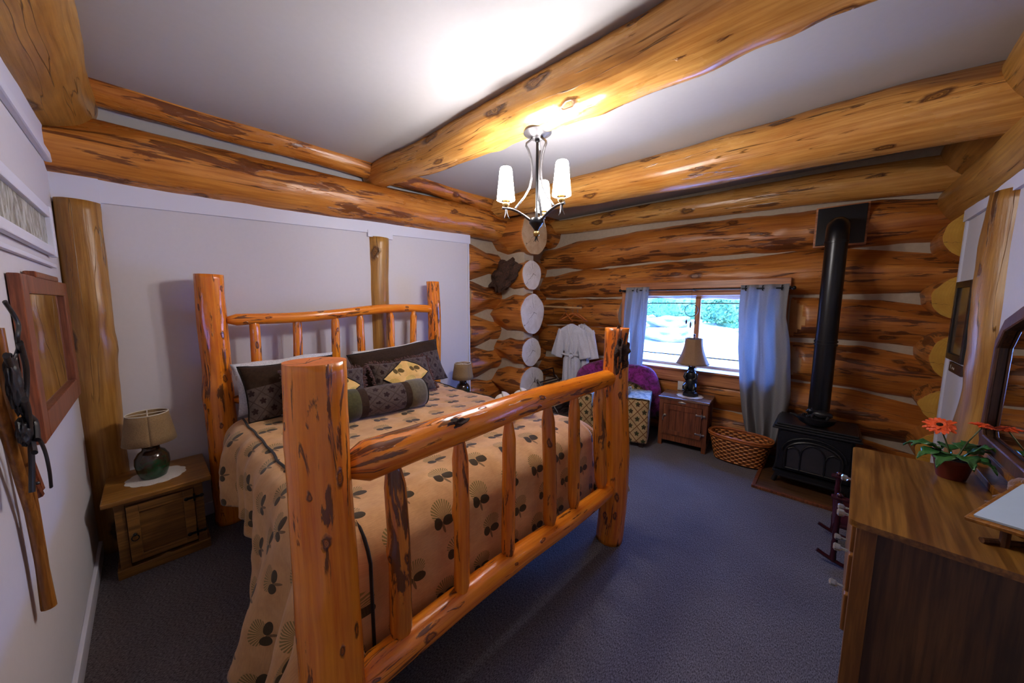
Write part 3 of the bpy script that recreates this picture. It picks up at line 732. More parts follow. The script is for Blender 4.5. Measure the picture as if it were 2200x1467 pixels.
# rough bark patch on the right foot post
b = new(); ball(b, (0,0,0), 1, (.045, .045, .14), 5, .7, 2.6)
for v in b.verts: v.co *= 1+.2*NZ.noise(v.co*34); v.co += V((-1.008, 2.135, 1.37))
bk = bo('bark_patch', b, MT['bark'], bed, smooth=True); bk['label'] = 'dark rough bark left on the right foot post'
b = new(); ball(b, (0,0,0), 1, (.020, .062, .022), 4, .5, 2.0)
for v in b.verts: v.co += V((-1.018, .78, 1.238))
bk = bo('bark_patch', b, MT['bark'], bed, smooth=True); bk['label'] = 'dark knot with bark on the top foot rail'

# mattress and box spring
b = new(); box(b, -3.26, -1.27, .43, 2.08, .30, .52, .02); tag(bo('box_spring', b, MT['suede'], loc=(-2.2, 1.25, .3)), 'dark box spring under the mattress on the log bed', 'box spring')
b = new(); box(b, -3.27, -1.28, .42, 2.08, .522, .80, .05); tag(bo('mattress', b, MT['linen'], loc=(-2.2, 1.25, .52)), 'white mattress under the pinecone comforter', 'mattress')

# comforter -------------------------------------------------------------
QX0, QX1, QY0, QY1 = -3.10, -1.30, .47, 2.03
QT = .845; SL, FT = .56, .66; RR = .15
comf = thing('comforter', (-2.2, 1.25, .84), 'tan comforter printed with brown pinecones spread over the bed', 'comforter')
def comf_pt(sy, sx):
    """flat cloth coordinates: sy across (0 at left top edge), sx down the bed (0 at head)"""
    y = QY0 + sy; x = QX0 + sx
    qy = min(max(y, QY0), QY1); qx = min(x, QX1)
    dy, dx = y-qy, x-qx
    d = hypot(dx, dy)
    puff = .018*NZ.noise(V((x*2.2, y*2.2, 1))) + .007*NZ.noise(V((x*7, y*7, 4))) + .022*exp(-((QX1-x)/.25)**2) + .006*NZ.noise(V((x*16+3*NZ.noise(V((x*3, y*3, 9))), y*5, 2)))
    if d < 1e-6:
        # quilt is fuller near the edges
        return V((x, y, QT + puff + .012*sin(pi*min(1, (y-QY0)/(QY1-QY0)))))
    n = V((dx/d, dy/d, 0)); cor = min(1, abs(2*n.x*n.y)*1.1)
    arc = RR*pi/2
    if d < arc:
        o = RR*sin(d/RR); z = -RR*(1-cos(d/RR))
    else:
        e = d-arc; fl = .02 if n.x > .7 else (.05 if dy < 0 else .06)
        fl = fl + .55*cor*min(1, e/.35)
        o = RR + e*fl*.8; z = -RR - e*sqrt(max(0, 1-fl*fl))
    s = (x if abs(dy) > abs(dx) else y)
    m = min(1, d/.35)
    tail = 0
    if dy < 0:
        tail = min(1, max(0, (x+2.25)/.45)); tail = tail*tail*(3-2*tail)
        if dx > 0: tail *= max(0, 1-dx/.5)
    fold = (.020*sin(s*21+1.5*sin(s*5)) + .035*NZ.noise(V((s*4.3, d*1.2, 3))))*m + .008*NZ.noise(V((x*9, y*9, d*9)))
    if dx > 0 and abs(dy) < .01: fold *= .45
    a = atan2(abs(dy), abs(dx)) if d else 0
    fold += cor*.05*m*sin(a*9)
    if dy < 0: fold += .035*exp(-((x+3.0)/.3)**2)*m       # belly beside the head post
    if tail:
        k_ = max(0, d-.3)/.5
        fold += tail*k_*(.10 + .055*sin((x+1.9)*2*pi/.42))
        if dx > 0:
            n = (n*(1-.75*tail) + V((-.45, -1, 0))*.75*tail).normalized()
    p = V((qx, qy, QT+puff*(1-m))) + n*(o+fold); p.z += z
    # left hem lifts towards the foot, drops again at the corner
    if p.z < .05: p += n*(.05-p.z)*.5; p.z = .05 + .02*sin(s*30)
    if p.x > -1.165 and QY0-.05 < p.y < QY1+.12: p.x = -1.165+.3*(p.x+1.165)*0
    # keep clear of the left foot post
    for cx_, cy_, rr_ in ((-1.06, PY0, .115), (-1.06, PY1, .118)):
        dv = V((p.x-cx_, p.y-cy_, 0))
        if dv.length < rr_:
            dv = V((-1, -.35 if cy_ < 1 else .35, 0)).normalized() if dv.length < .02 else dv.normalized()
            if dv.x > -.2: dv = V((-.6, dv.y, 0)).normalized()
            p.x, p.y = cx_+dv.x*rr_, cy_+dv.y*rr_
    dv = V((p.x+3.34, p.y-.335, 0))
    if dv.length < .12: dv.normalize(); p.x, p.y = -3.34+dv.x*.12, .335+dv.y*.12
    return p
TY = (QY1-QY0)
wtot = SL+TY+SL*.9; ltot = -QX0+QX1+FT
def sleft(v):
    k = min(1, max(0, (QX0+v*ltot+2.35)/.5)); k = k*k*(3-2*k)
    return SL*(1+.50*k)
def sh(u, v): return -sleft(v)+u*(sleft(v)+TY+SL*.9)
o = grid_obj('cover', lambda u, v: comf_pt(sh(u, v), v*ltot), 150, 130, MT['duvet'], comf,
             uvf=lambda u, v: (sh(u, v), -(v*ltot)), solid=.018)
def seam(pts, name='piping'):
    b = new(); tube(b, pts, .007, 8); bo(name, b, MT['piping'], comf, smooth=True)
seam([comf_pt(-.04, sx)+V((0, -.004, .010)) for sx in [i*.05 for i in range(0, 37)]])
seam([comf_pt(TY+.04, sx)+V((0, .004, .010)) for sx in [i*.05 for i in range(0, 37)]])
seam([comf_pt(sy, sy*-1*0+1.8+.02+k) + V((.012, 0, 0)) for sy, k in [(-.02*0+.015, i*.04) for i in range(0, 16)]])
b = new()
tube(b, [comf_pt(-.04-SL*.9*0, 1.8+.03)+V((0,0,.01)), comf_pt(-.02, 1.83)+V((.006,0,.008))], .007, 8); bm_dummy = b; b.free()

# pillows ---------------------------------------------------------------
def pillow(name, w, h, t, mat, mtx, label=None, cat='pillow', group=None, parent=None, n=36, seed=0, poke=.07, puff=.5, uvs=1.0, piping=True):
    me = bpy.data.meshes.new(name); vs = []; fs = []; uv = []
    def P(u, v, side):
        x = u*w/2*(1-poke*(1-v*v)*(u*u)); y = v*h/2*(1-poke*(1-u*u)*(v*v))
        th = t/2*max(0, (1-abs(u)**2.6))**puff*max(0, (1-abs(v)**2.6))**puff
        th *= 1+.18*NZ.noise(V((u*2+seed, v*2, side)))
        nz = .010*NZ.noise(V((u*5+seed, v*5, side*3)))*(1-abs(u*v))
        return V((x, y + .02*NZ.noise(V((u*1.5, seed, 0))), side*th+nz))
    for side in (1, -1):
        b0 = len(vs)
        for j in range(n+1):
            for i in range(n+1): vs.append(P(i/n*2-1, j/n*2-1, side))
        for j in range(n):
            for i in range(n):
                q = [(i, j), (i+1, j), (i+1, j+1), (i, j+1)]
                if side < 0: q = q[::-1]
                fs.append([b0+b_*(n+1)+a for a, b_ in q]); uv += [((a/n-.5)*w*uvs, (b_/n-.5)*h*uvs) for a, b_ in q]
    me.from_pydata(vs, [], fs); ul = me.uv_layers.new(name='UVMap')
    for k, q in enumerate(uv): ul.data[k].uv = q
    bm = new(); bm.from_mesh(me); bmesh.ops.remove_doubles(bm, verts=bm.verts, dist=.0004); bm.to_mesh(me); bm.free()
    o = fin(name, me, mat, parent, False, True)
    if not parent: o.matrix_world = mtx
    if label: tag(o, label, cat, group)
    o['_p'] = 0; del o['_p']
    edge = []
    for (ua, va, ub, vb) in ((-1,-1,1,-1), (1,-1,1,1), (1,1,-1,1), (-1,1,-1,-1)):
        for k in range(14): edge.append(P(ua+(ub-ua)*k/14, va+(vb-va)*k/14, 0))
    if piping:
        b = new(); tube(b, edge, .0055, 8, closed=True); bo('piping', b, MT['piping'], o, world=False, smooth=True)
    return o, edge, P
def stand(x, y, z, lean, yaw=0.0, roll=0.0):
    """pillow plane: local x -> along the headboard (+y), local y -> up, local z -> towards the foot (+x)"""
    base = M(((0, 0, 1), (1, 0, 0), (0, 1, 0))).to_4x4()
    return M.Translation((x, y, z)) @ M.Rotation(yaw, 4, 'Z') @ M.Rotation(-lean, 4, 'Y') @ M.Rotation(roll, 4, 'X') @ base
G = 'pillows against the headboard'
pillow('sleeping_pillow', .72, .40, .11, MT['linen'], stand(-3.215, .76, 1.06, R(8), 0, R(2)), 'white pillow at the left end behind the dark leaf sham', group=G, seed=1, piping=False)
pillow('sleeping_pillow', .74, .40, .11, MT['linen'], stand(-3.215, 1.66, 1.07, R(8), 0, R(4)), 'white pillow peeking out above the brown sham on the right', group=G, seed=2, piping=False)
def sham(y, w, lab, seed, roll=0.0, x=-3.03, h=.46, yaw=0, z=1.03):
    o, e, P = pillow('pillow_sham', w, h, .14, MT['suede'], stand(x, y, z, R(20), yaw, roll), lab, 'pillow', G, seed=seed)
    # leaf patterned panel sewn on the lower front
    me = bpy.data.meshes.new('leaf_panel'); vs = []; fs = []; uv = []; n = 26
    for j in range(n+1):
        for i in range(n+1):
            u, v = i/n*2-1, -1+ (j/n)*(1.30+.18*(i/n*2-1)); q = P(u*.995, v*.99, 1); q.z += .004; vs.append(q)
    for j in range(n):
        for i in range(n):
            q = [(i, j), (i+1, j), (i+1, j+1), (i, j+1)]; fs.append([b_*(n+1)+a for a, b_ in q]); uv += [(vs[b_*(n+1)+a].x, vs[b_*(n+1)+a].y) for a, b_ in q]
    me.from_pydata(vs, [], fs); ul = me.uv_layers.new(name='UVMap')
    for k, q in enumerate(uv): ul.data[k].uv = q
    p = fin('leaf_panel', me, MT['sham'], o, False, True); p['label'] = 'maple leaf jacquard panel'
    return o
sham(.74, .64, 'dark brown sham with leaf panel standing at the left end', 3, R(3), x=-3.0, h=.41, z=1.055)
sham(1.65, .94, 'wide brown suede sham with leaf panel at the right end', 4, R(5), x=-3.0, h=.43, z=1.08)
def fringed(x, y, z, lab, seed, roll, yaw=0):
    o, e, P = pillow('fringed_pillow', .58, .34, .15, MT['sham'], stand(x, y, z, R(28), yaw, roll), lab, 'pillow', 'fringed pillows with yellow centres', seed=seed, piping=False)
    b = new(); rnd = random.Random(seed)
    n = len(e)
    for k in range(n):
        p0, p1 = e[k], e[(k+1) % n]
        for q in range(3):
            p = p0.lerp(p1, q/3); d = V((p.x/.29, p.y/.18, 0)).normalized()
            d = (V((p.x, 0, 0)) if abs(p.x/.29) > abs(p.y/.18) else V((0, p.y, 0))).normalized()
            tip = p + d*(.020+.008*rnd.random()) + V((rnd.uniform(-.006, .006), rnd.uniform(-.006, .006), rnd.uniform(-.012, .018)))
            tube(b, [p, p.lerp(tip, .5)+V((0, 0, .006)), tip], [.0045, .0055, .004], 5)
    bo('fringe', b, MT['fringe'], o, world=False, smooth=True)
    me = bpy.data.meshes.new('centre_panel'); vs = []; fs = []; uv = []; n = 24; edge = []
    def D(a, bb):    # diamond with soft corners in pillow coordinates
        u, v = (a+bb)/2, (a-bb)/2
        return u*1.02*.98, v*1.02*.98
    for j in range(n+1):
        for i in range(n+1):
            a, bb = i/n*2-1, j/n*2-1; u, v = D(a, bb); q = P(u*.82, v*.92, 1); q.z += .006; vs.append(q)
    for j in range(n):
        for i in range(n):
            q = [(i, j), (i, j+1), (i+1, j+1), (i+1, j)]; fs.append([b_*(n+1)+a for a, b_ in q]); uv += [(vs[b_*(n+1)+a].x, vs[b_*(n+1)+a].y) for a, b_ in q]
    me.from_pydata(vs, [], fs); ul = me.uv_layers.new(name='UVMap')
    for k, q in enumerate(uv): ul.data[k].uv = q
    p = fin('centre_panel', me, MT['yellow'], o, False, True); p['label'] = 'yellow pinecone diamond panel'
    ring = [vs[i] for i in range(n)] + [vs[j*(n+1)+n] for j in range(n)] + [vs[n*(n+1)+n-i] for i in range(n)] + [vs[(n-j)*(n+1)] for j in range(n)]
    b = new(); tube(b, ring, .005, 6, closed=True); bo('piping', b, MT['piping'], p, world=False, smooth=True)
fringed(-2.81, 1.565, 1.025, 'fringed leaf pillow with a yellow diamond, right of the bolster', 5, R(2))
fringed(-2.81, .92, 1.025, 'fringed leaf pillow half hidden behind the near bed post', 6, R(-5))
# bolster
bl = thing('bolster', (-2.42, 1.17, .98), 'cylindrical bolster with leaf pattern band and olive ends', 'bolster', rz=R(-4))
def ring_cyl(nm, y0, y1, r0, r1, mat, lab=None, bulge=.0, n=40, m=10):
    o = grid_obj(nm, lambda u, v: (cos(2*pi*u)*(r0+(r1-r0)*v+bulge*sin(pi*v)), y0+(y1-y0)*v, sin(2*pi*u)*(r0+(r1-r0)*v+bulge*sin(pi*v))), n, m, mat, bl, uvf=lambda u, v: (u*2*pi*r0, (y1-y0)*v), world=False, closed_u=False)
    if lab: o['label'] = lab
    return o
ring_cyl('leaf_band', -.14, .14, .103, .103, MT['sham'], 'maple leaf band', .004)
for s in (-1, 1):
    ring_cyl('brown_band', s*.14, s*.19, .104, .103, MT['suede'], 'brown band')
    b = new(); pr_ = [(.100, .185), (.110, .20), (.112, .25), (.112, .29), (.108, .315), (.095, .325), (.07, .318), (.04, .31), (0, .308)]
    lathe(b, pr_, n=40)
    bmesh.ops.transform(b, matrix=M.Rotation(-pi/2*s, 4, 'X'), verts=b.verts)
    e = bo('end_cap', b, MT['suede_cap'] if s > 0 else MT['suede_green'], bl, world=False, smooth=True); e['label'] = 'olive suede end'
    b = new(); tube(b, [(cos(a)*.104, s*.322, sin(a)*.104) for a in [k*2*pi/30 for k in range(30)]], .006, 6, closed=True); bo('piping', b, MT['piping'], bl, world=False, smooth=True)

# rolled towels
def towel(x, y, lab, rz):
    t_ = thing('rolled_towel', (x, y, .945), lab, 'towel', 'rolled towels on the comforter', rz=rz)
    pts = []
    for k in range(90):
        a = k/90*2*pi*3.3; r = .010+.060*k/90
        pts.append((r, a))
    pts = [(r*cos(a), r*sin(a)) for r, a in pts]
    def f(u, v):
        k = u*(len(pts)-1); i = min(int(k), len(pts)-2); q = k-i
        return ((v-.5)*.30 - .01*u, pts[i][0]*(1-q)+pts[i+1][0]*q, pts[i][1]*(1-q)+pts[i+1][1]*q)
    grid_obj('towel_roll', f, 178, 10, MT['towel'], t_, world=False, solid=.017, uvf=lambda u, v: (u*1.2, v*.3))
towel(-1.69, 1.73, 'left of the two white towels rolled up on the bed', R(-40))
towel(-1.67, 1.92, 'right of the two white towels rolled up on the bed', R(-40))

# =================================================================== NIGHTSTANDS, DOILIES, LAMPS
def nightstand(loc, label):
    n_ = thing('nightstand', loc, label, 'nightstand', 'pine nightstands beside the bed')
    # local: x forward (towards +x), y along the wall, origin at floor centre; depth .46, width .43
    b = new(); box(b, -.24, .27, -.245, .245, .49, .52, .006); bo('top', b, MT['nighttop'], n_, world=False)
    b = new(); box(b, -.23, .20, -.20, .20, .07, .49); box(b, .20, .222, -.20, -.155, .05, .49, .003); box(b, .20, .222, .155, .20, .05, .49, .003); box(b, .20, .218, -.155, .155, .455, .49); bo('body', b, MT['nightwood'], n_, world=False)
    b = new(); box(b, -.24, .235, -.215, .215, 0, .06, .004)
    prism(b, [(-.03, .06), (.03, .06), (0, .075)], 'x', .2, .236); bo('plinth', b, MT['nightwood'], n_, world=False)
    b = new(); box(b, .20, .222, -.152, .152, .085, .45, .002)
    box(b, .222, .236, -.152, -.10, .085, .45, .003); box(b, .222, .236, .10, .152, .085, .45, .003); box(b, .222, .236, -.10, .10, .40, .45, .003); box(b, .222, .236, -.10, .10, .085, .125, .003)
    d = bo('door', b, MT['nightwood'], n_, world=False)
    for z_ in (.14, .39):
        b = new(); box(b, .236, .240, .125, .19, z_-.008, z_+.008, .001); ball(b, (.238, .115, z_), .013, (.3, 1, 1), 2); ball(b, (.238, .19, z_), .013, (.3, 1, 1), 2); box(b, .236, .243, .148, .158, z_-.025, z_+.025); bo('hinge', b, MT['iron_s'], d, world=False)
    b = new(); ball(b, (.240, -.126, .265), .010, sub=2); tube(b, [(.246, -.126+.016*cos(a), .245+.018*sin(a)) for a in [k*2*pi/16 for k in range(16)]], .003, 6, closed=True); bo('ring_pull', b, MT['iron_s'], d, world=False, smooth=True)
    return n_
nightstand((-3.29, -.03, 0), 'pine nightstand left of the bed by the white wall')
nightstand((-3.28, 2.66, 0), 'pine nightstand on the far side of the bed')
def doily(x, y, z, r, lab, sx=1.0):
    b = new(); n = 72; c = b.verts.new((x, y, z+.003)); ring = []; inner = []
    for k in range(n):
        a = 2*pi*k/n; rr = r*(1+.07*abs(sin(a*6)))
        inner.append(b.verts.new((x+cos(a)*r*.8*sx, y+sin(a)*r*.8, z+.003)))
        ring.append(b.verts.new((x+cos(a)*rr*sx, y+sin(a)*rr, z+.0015)))
    for k in range(n):
        b.faces.new((c, inner[k], inner[(k+1) % n])); b.faces.new((inner[k], ring[k], ring[(k+1) % n], inner[(k+1) % n]))
    r_ = bmesh.ops.extrude_face_region(b, geom=list(b.faces)); 
    for v in r_['geom']:
        if isinstance(v, bmesh.types.BMVert): v.co.z -= .0015
    tag(bo('doily', b, MT['lace'], loc=(x, y, z)), lab, 'doily', 'lace doilies under the lamps')
doily(-3.28, -.04, .52, .14, 'white lace doily under the lamp left of the bed')
doily(-3.28, 2.62, .52, .14, 'white lace doily under the far bedside lamp')
def jar_lamp(loc, lab):
    l = thing('table_lamp', loc, lab, 'lamp', 'green jar lamps on the nightstands')
    b = new(); lathe(b, [(.055, 0), (.062, .004), (.078, .05), (.086, .10), (.083, .14), (.065, .175), (.045, .19), (.042, .205), (.046, .212), (.03, .215)], n=40); bo('lamp_base', b, MT['glaze'], l, world=False, smooth=True)
    b = new(); tube(b, [(0,0,.21), (0,0,.30)], .009, 10); ball(b, (0,0,.34), .03, (1, 1, 1.25), 3); bo('bulb', b, MT['ivory'], l, world=False, smooth=True)
    b = new(); tube(b, [(-.10, 0, .438), (.10, 0, .438)], .0025, 6); tube(b, [(0, -.10, .438), (0, .10, .438)], .0025, 6); tube(b, [(0,0,.38), (0,0,.44)], .004, 6); bo('harp', b, MT['ivory'], l, world=False)
    s = grid_obj('lamp_shade', lambda u, v: (cos(2*pi*u)*(.130-.030*v), sin(2*pi*u)*(.130-.030*v), .245+.195*v), 48, 4, MT['burlap'], l, world=False, solid=.003)
    b = new(); tube(b, [(cos(a)*.1005, sin(a)*.1005, .44) for a in [k*2*pi/48 for k in range(48)]], .003, 6, closed=True); bo('shade_rim', b, MT['ivory'], s, world=False, smooth=True)
    return l
jar_lamp((-3.28, -.05, .524), 'unlit green jar lamp with burlap shade left of the bed')
jar_lamp((-3.28, 2.62, .524), 'green jar lamp with pale shade on the far nightstand')

# =================================================================== WINDOW CORNER
# curtains on their rod
rod = thing('curtain_rod', (-1.23, 4.50, 1.87), 'thin black curtain rod across the window', 'curtain rod')
b = new(); tube(b, [(-2.15, 4.50, 1.875), (-.31, 4.50, 1.865)], .008, 10); bo('rod', b, MT['iron_s'], rod, smooth=True)
for p_ in ((-2.16, 4.50, 1.875), (-.30, 4.50, 1.865)):
    b = new(); ball(b, p_, .02, sub=2); bo('finial', b, MT['iron_s'], rod, smooth=True)
for x in (-2.12, -1.23, -.335):
    b = new(); box(b, x-.012, x+.012, 4.50, 4.568, 1.855, 1.885, .003); bo('bracket', b, MT['iron_s'], rod)
def curtain(lab, fx, folds, amp, z0, z1, y, seed, yf=None):
    t_ = thing('curtain', (fx(.5, 1), y, z0), lab, 'curtain', 'grey linen curtains')
    def f(u, v):
        z = z0+(z1-z0)*v; x = fx(u, v)
        a = amp*(.55+.6*(1-v))
        yy = y + a*sin(u*folds*2*pi+seed+1.3*sin(v*2.2+seed)) + .03*NZ.noise(V((u*3, v*2.0, seed))) + .012*NZ.noise(V((u*12, v*5, seed)))
        yy = min(yy, 4.548 if z > .7 else 4.60)
        return (x+.012*NZ.noise(V((u*6, v*5, seed+3))), yy, z)
    o = grid_obj('curtain_cloth', f, 110, 60, MT['curtain'], t_, uvf=lambda u, v: (u*.9, v*1.6), solid=.003)
    for k in range(int(folds)+1):
        u = (k+.25)/folds if folds else 0
        if u > 1: continue
        p = f(u, .985); b = new(); tube(b, [(p[0], y+.026*cos(a), 1.870+.026*sin(a)) for a in [q*2*pi/20 for q in range(20)]], .005, 6, closed=True); bo('grommet', b, MT['iron_s'], t_, smooth=True)
curtain('grey linen curtain at the right of the window, hanging behind the basket',
        lambda u, v: (-.755+.42*u) if v > .8 else ((-.755+.42*u)*(v/.8) + (1-v/.8)*(-.60+.30*u) + .045*sin(pi*v/.8)*(1 if u > .5 else .3)*(u-.3)*2 - .02*sin(pi*v/.8)*(1-u)),
        2.6, .046, .20, 1.905, 4.485, 1.3)
curtain('grey linen curtain at the left of the window, behind the foot post',
        lambda u, v: -2.06+.30*u - .09*(1-v)*(1-.3*u), 2.5, .040, .20, 1.915, 4.485, 4.0)

# dreamcatcher hanging in the window
dc = thing('dreamcatcher', (-1.26, 4.60, 1.60), 'small dreamcatcher hanging at the middle of the window', 'dreamcatcher')
b = new(); tube(b, [(-1.27+.075*cos(a), 4.60, 1.62+.075*sin(a)) for a in [k*2*pi/28 for k in range(28)]], .004, 6, closed=True); tube(b, [(-1.27, 4.60, 1.695), (-1.27, 4.56, 1.87)], .0015, 5); bo('hoop', b, MT['leather'], dc, smooth=True)
b = new()
for k in range(8):
    a = k*pi/4
    tube(b, [(-1.27+.074*cos(a), 4.6, 1.62+.074*sin(a)), (-1.27+.02*cos(a+.8), 4.6, 1.62+.02*sin(a+.8))], .0012, 4)
    tube(b, [(-1.27+.048*cos(a), 4.6, 1.62+.048*sin(a)), (-1.27+.048*cos(a+pi/4), 4.6, 1.62+.048*sin(a+pi/4))], .0012, 4)
bo('web', b, MT['pewter'], dc)
for dx, l in ((-.05, .10), (0, .15), (.05, .10)):
    b = new(); tube(b, [(-1.27+dx, 4.6, 1.55), (-1.27+dx, 4.6, 1.55-l*.5)], .0012, 4); ball(b, (-1.27+dx, 4.6, 1.55-l*.75), 1, (.010, .003, l*.3), 2); bo('feather', b, MT['rack'], dc, smooth=True)

# cabinet table with bear lamp
cab = thing('cabinet', (-1.20, 4.385, 0), 'small red-brown oak cabinet under the window', 'cabinet', rz=R(5))
b = new(); box(b, -.27, .27, -.22, .185, .575, .60, .004); bo('top', b, MT['red_top'], cab, world=False)
b = new(); box(b, -.235, .235, -.20, .17, .07, .575); 
for s in (-1, 1):
    for yy in (-.205, .145): box(b, s*.235-.022, s*.235+.022, yy, yy+.03, 0, .575, .003)
box(b, -.225, .225, -.208, -.2, .52, .575); box(b, -.225, .225, -.208, -.2, .07, .14); box(b, -.215, .215, -.215, -.2, .135, .15, .003); box(b, .235, .262, -.2, .19, .06, .12)
bo('body', b, MT['red_oak'], cab, world=False)
b = new(); box(b, -.20, .20, -.216, -.2, .155, .515, .002)
box(b, -.20, -.14, -.226, -.21, .155, .515, .003); box(b, .14, .20, -.226, -.21, .155, .515, .003); box(b, -.14, .14, -.226, -.21, .455, .515, .003); box(b, -.14, .14, -.226, -.21, .155, .205, .003); box(b, -.015, .015, -.224, -.21, .2, .46, .002)
dr = bo('door', b, MT['red_oak'], cab, world=False)
for zz in (.22, .44):
    b = new(); box(b, .15, .232, -.230, -.225, zz-.008, zz+.008, .002); ball(b, (.15, -.228, zz), .014, (1, .3, 1), 2); ball(b, (.228, -.228, zz), .014, (1, .3, 1), 2); box(b, .198, .208, -.234, -.225, zz-.022, zz+.022); bo('hinge', b, MT['steel'], dr, world=False)
b = new(); ball(b, (-.185, -.232, .38), .018, (1, .4, 1), 2); tube(b, [(-.195, -.24, .39), (-.205, -.25, .35), (-.2, -.245, .32)], .006, 8); bo('latch', b, MT['steel'], dr, world=False, smooth=True)
b = new(); ball(b, (-.01, -.209, .55), 1, (.045, .004, .014), 3); bo('name_plate', b, MT['steel'], cab, world=False, smooth=True)
doily(-1.17, 4.39, .60, .135, 'white lace doily under the bear lamp')

bear = thing('bear_lamp', (-1.17, 4.395, .604), 'table lamp with a black standing bear base and tan bell shade', 'lamp')
b = new(); lathe(b, [(.0, 0), (.088, 0), (.088, .035), (.08, .045), (.07, .05), (.066, .062), (0, .062)], n=8); bo('lamp_base', b, MT['iron'], bear, world=False)
b = new()
ball(b, (0, .01, .15), 1, (.066, .058, .10), 3, .10, 5)            # haunches and belly
ball(b, (0, .005, .24), 1, (.056, .05, .075), 3, .12, 6)           # chest
ball(b, (0, -.012, .315), .040, (1, 1, .95), 3, .06, 6)            # head
ball(b, (0, -.048, .305), .020, (1, 1.2, .8), 2)                   # muzzle
for s in (-1, 1):
    ball(b, (s*.028, -.002, .348), .012, (1, .6, 1), 2)            # ears
    tube(b, [(s*.05, -.01, .27), (s*.062, -.035, .225), (s*.035, -.06, .20)], [.022, .019, .014], 10)    # forelegs
    tube(b, [(s*.038, -.01, .13), (s*.052, -.045, .11), (s*.05, -.05, .068)], [.034, .030, .024], 10)    # hind legs
    ball(b, (s*.05, -.065, .07), 1, (.022, .032, .014), 2)
bo('bear_figure', b, MT['iron'], bear, world=False, smooth=True)
b = new(); tube(b, [(0, .02, .33), (0, .02, .70)], .006, 8); lathe(b, [(.0, .70), (.012, .705), (.007, .715), (.014, .73), (0, .745)], (0, .02, 0), 12); bo('finial', b, MT['iron_s'], bear, world=False, smooth=True)
def bell(u, v):
    n = 8; a = 2*pi*u; r = .092+.088*(1-v)**1.9
    k = cos(pi/n)/cos(((a+pi/n) % (2*pi/n))-pi/n)
    k = .55*k+.45*1.0
    return (cos(a)*r*k, .02+sin(a)*r*k, .385+.30*v)
s_ = grid_obj('lamp_shade', bell, 96, 16, MT['shade_tan'], bear, world=False, solid=.003)
b = new(); tube(b, [bell(k/64, 0) for k in range(64)], .004, 6, closed=True); tube(b, [bell(k/64, 1) for k in range(64)], .004, 6, closed=True); bo('shade_rim', b, MT['suede_cap'], s_, world=False, smooth=True)

b = new(); box(b, -1.37, -1.30, 4.575, 4.59, .605, .72, .004); o = tag(bo('wall_outlet', b, MT['outlet'], loc=(-1.335, 4.58, .66)), 'ivory wall outlet behind the bear lamp', 'outlet')
for zz in (.635, .69):
    b = new(); box(b, -1.355, -1.315, 4.571, 4.577, zz-.014, zz+.014, .003); bo('socket', b, MT['ivory'], o)

# woven basket
bk = thing('basket', (-.62, 4.27, 0), 'oval woven splint basket on the carpet before the curtain', 'basket', rz=R(-3))
def bkf(r, u, v):
    a = 2*pi*u; k = .80+.20*v; e = 2.6
    c, s = cos(a), sin(a); q = (abs(c)**e+abs(s)**e)**(-1/e)
    return (c*q*.285*k*r, s*q*.165*k*r, .012+.28*v)
grid_obj('woven_side', lambda u, v: bkf(1, u, v), 168, 33, MT['weave'], bk, uvf=lambda u, v: (u*1.456, v*.286), world=False, solid=.006)
b = new(); vs = [b.verts.new(bkf(.99, k/48, .03)) for k in range(48)]; b.faces.new(vs); bo('bottom', b, MT['weave'], bk, world=False)
b = new()
for r_ in (1.03, .97): tube(b, [V(bkf(r_, k/72, 1)) for k in range(72)], .0085, 8, closed=True)
tube(b, [V(bkf(1.03, k/72, .93)) for k in range(72)], .010, 8, closed=True)
bo('rim', b, MT['rim'], bk, world=False, smooth=True)

# ---- stove
hp = thing('hearth_pad', (.1, 4.2, 0), 'dark wooden hearth board under the black stove', 'hearth pad')
b = new(); box(b, -.40, .66, 3.76, 4.58, 0, .018, .003); bo('board', b, MT['hearth'], hp)
b = new(); box(b, -.41, .66, 3.735, 3.765, 0, .026, .004); box(b, -.425, -.395, 3.735, 4.58, 0, .026, .004); bo('edge_strip', b, MT['red_oak'], hp)
st = thing('stove', (-.02, 4.19, .018), 'black cast iron gas stove with arched glass door', 'stove')
b = new(); box(b, -.285, .235, 3.99, 4.40, .135, .545, .01); box(b, -.30, .25, 3.965, 4.41, .12, .15, .008); box(b, -.265, .215, 3.975, 3.995, .16, .53, .006); bo('body', b, MT['iron'], st)
b = new(); box(b, -.325, .275, 3.945, 4.42, .545, .565, .008); box(b, -.315, .265, 3.955, 4.415, .565, .585, .008); box(b, -.30, .25, 3.97, 4.40, .583, .603, .008); bo('top', b, MT['iron'], st)
for sx in (-.26, .21):
    for sy in (4.02, 4.37):
        b = new(); tube(b, [(sx, sy, .135), (sx+(-.012 if sx < 0 else .012), sy-.01, .08), (sx+(-.03 if sx < 0 else .03), sy-.02, .019)], [.028, .02, .022], 10); bo('leg', b, MT['iron'], st, smooth=True)
def arch(xc, hw, z0, zs, rise, y, n=16, pts0=True):
    p = [(xc-hw, y, z0)] + [(xc-hw*cos(pi*k/n), y, zs+rise*sin(pi*k/n)) for k in range(n+1)] + [(xc+hw, y, z0)]
    return p
b = new()
pl = [(q[0], q[2]) for q in arch(-.025, .185, .19, .34, .12, 0)]
prism(b, pl, 'y', 3.966, 3.974); g_ = bo('door_glass', b, MT['stove_glass'], st)
b = new(); tube(b, arch(-.025, .19, .19, .34, .125, 3.962), .012, 8); tube(b, [(-.215, 3.962, .19), (.165, 3.962, .19)], .010, 8)
tube(b, arch(-.025, .083, .19, .325, .115, 3.958), .0065, 8)
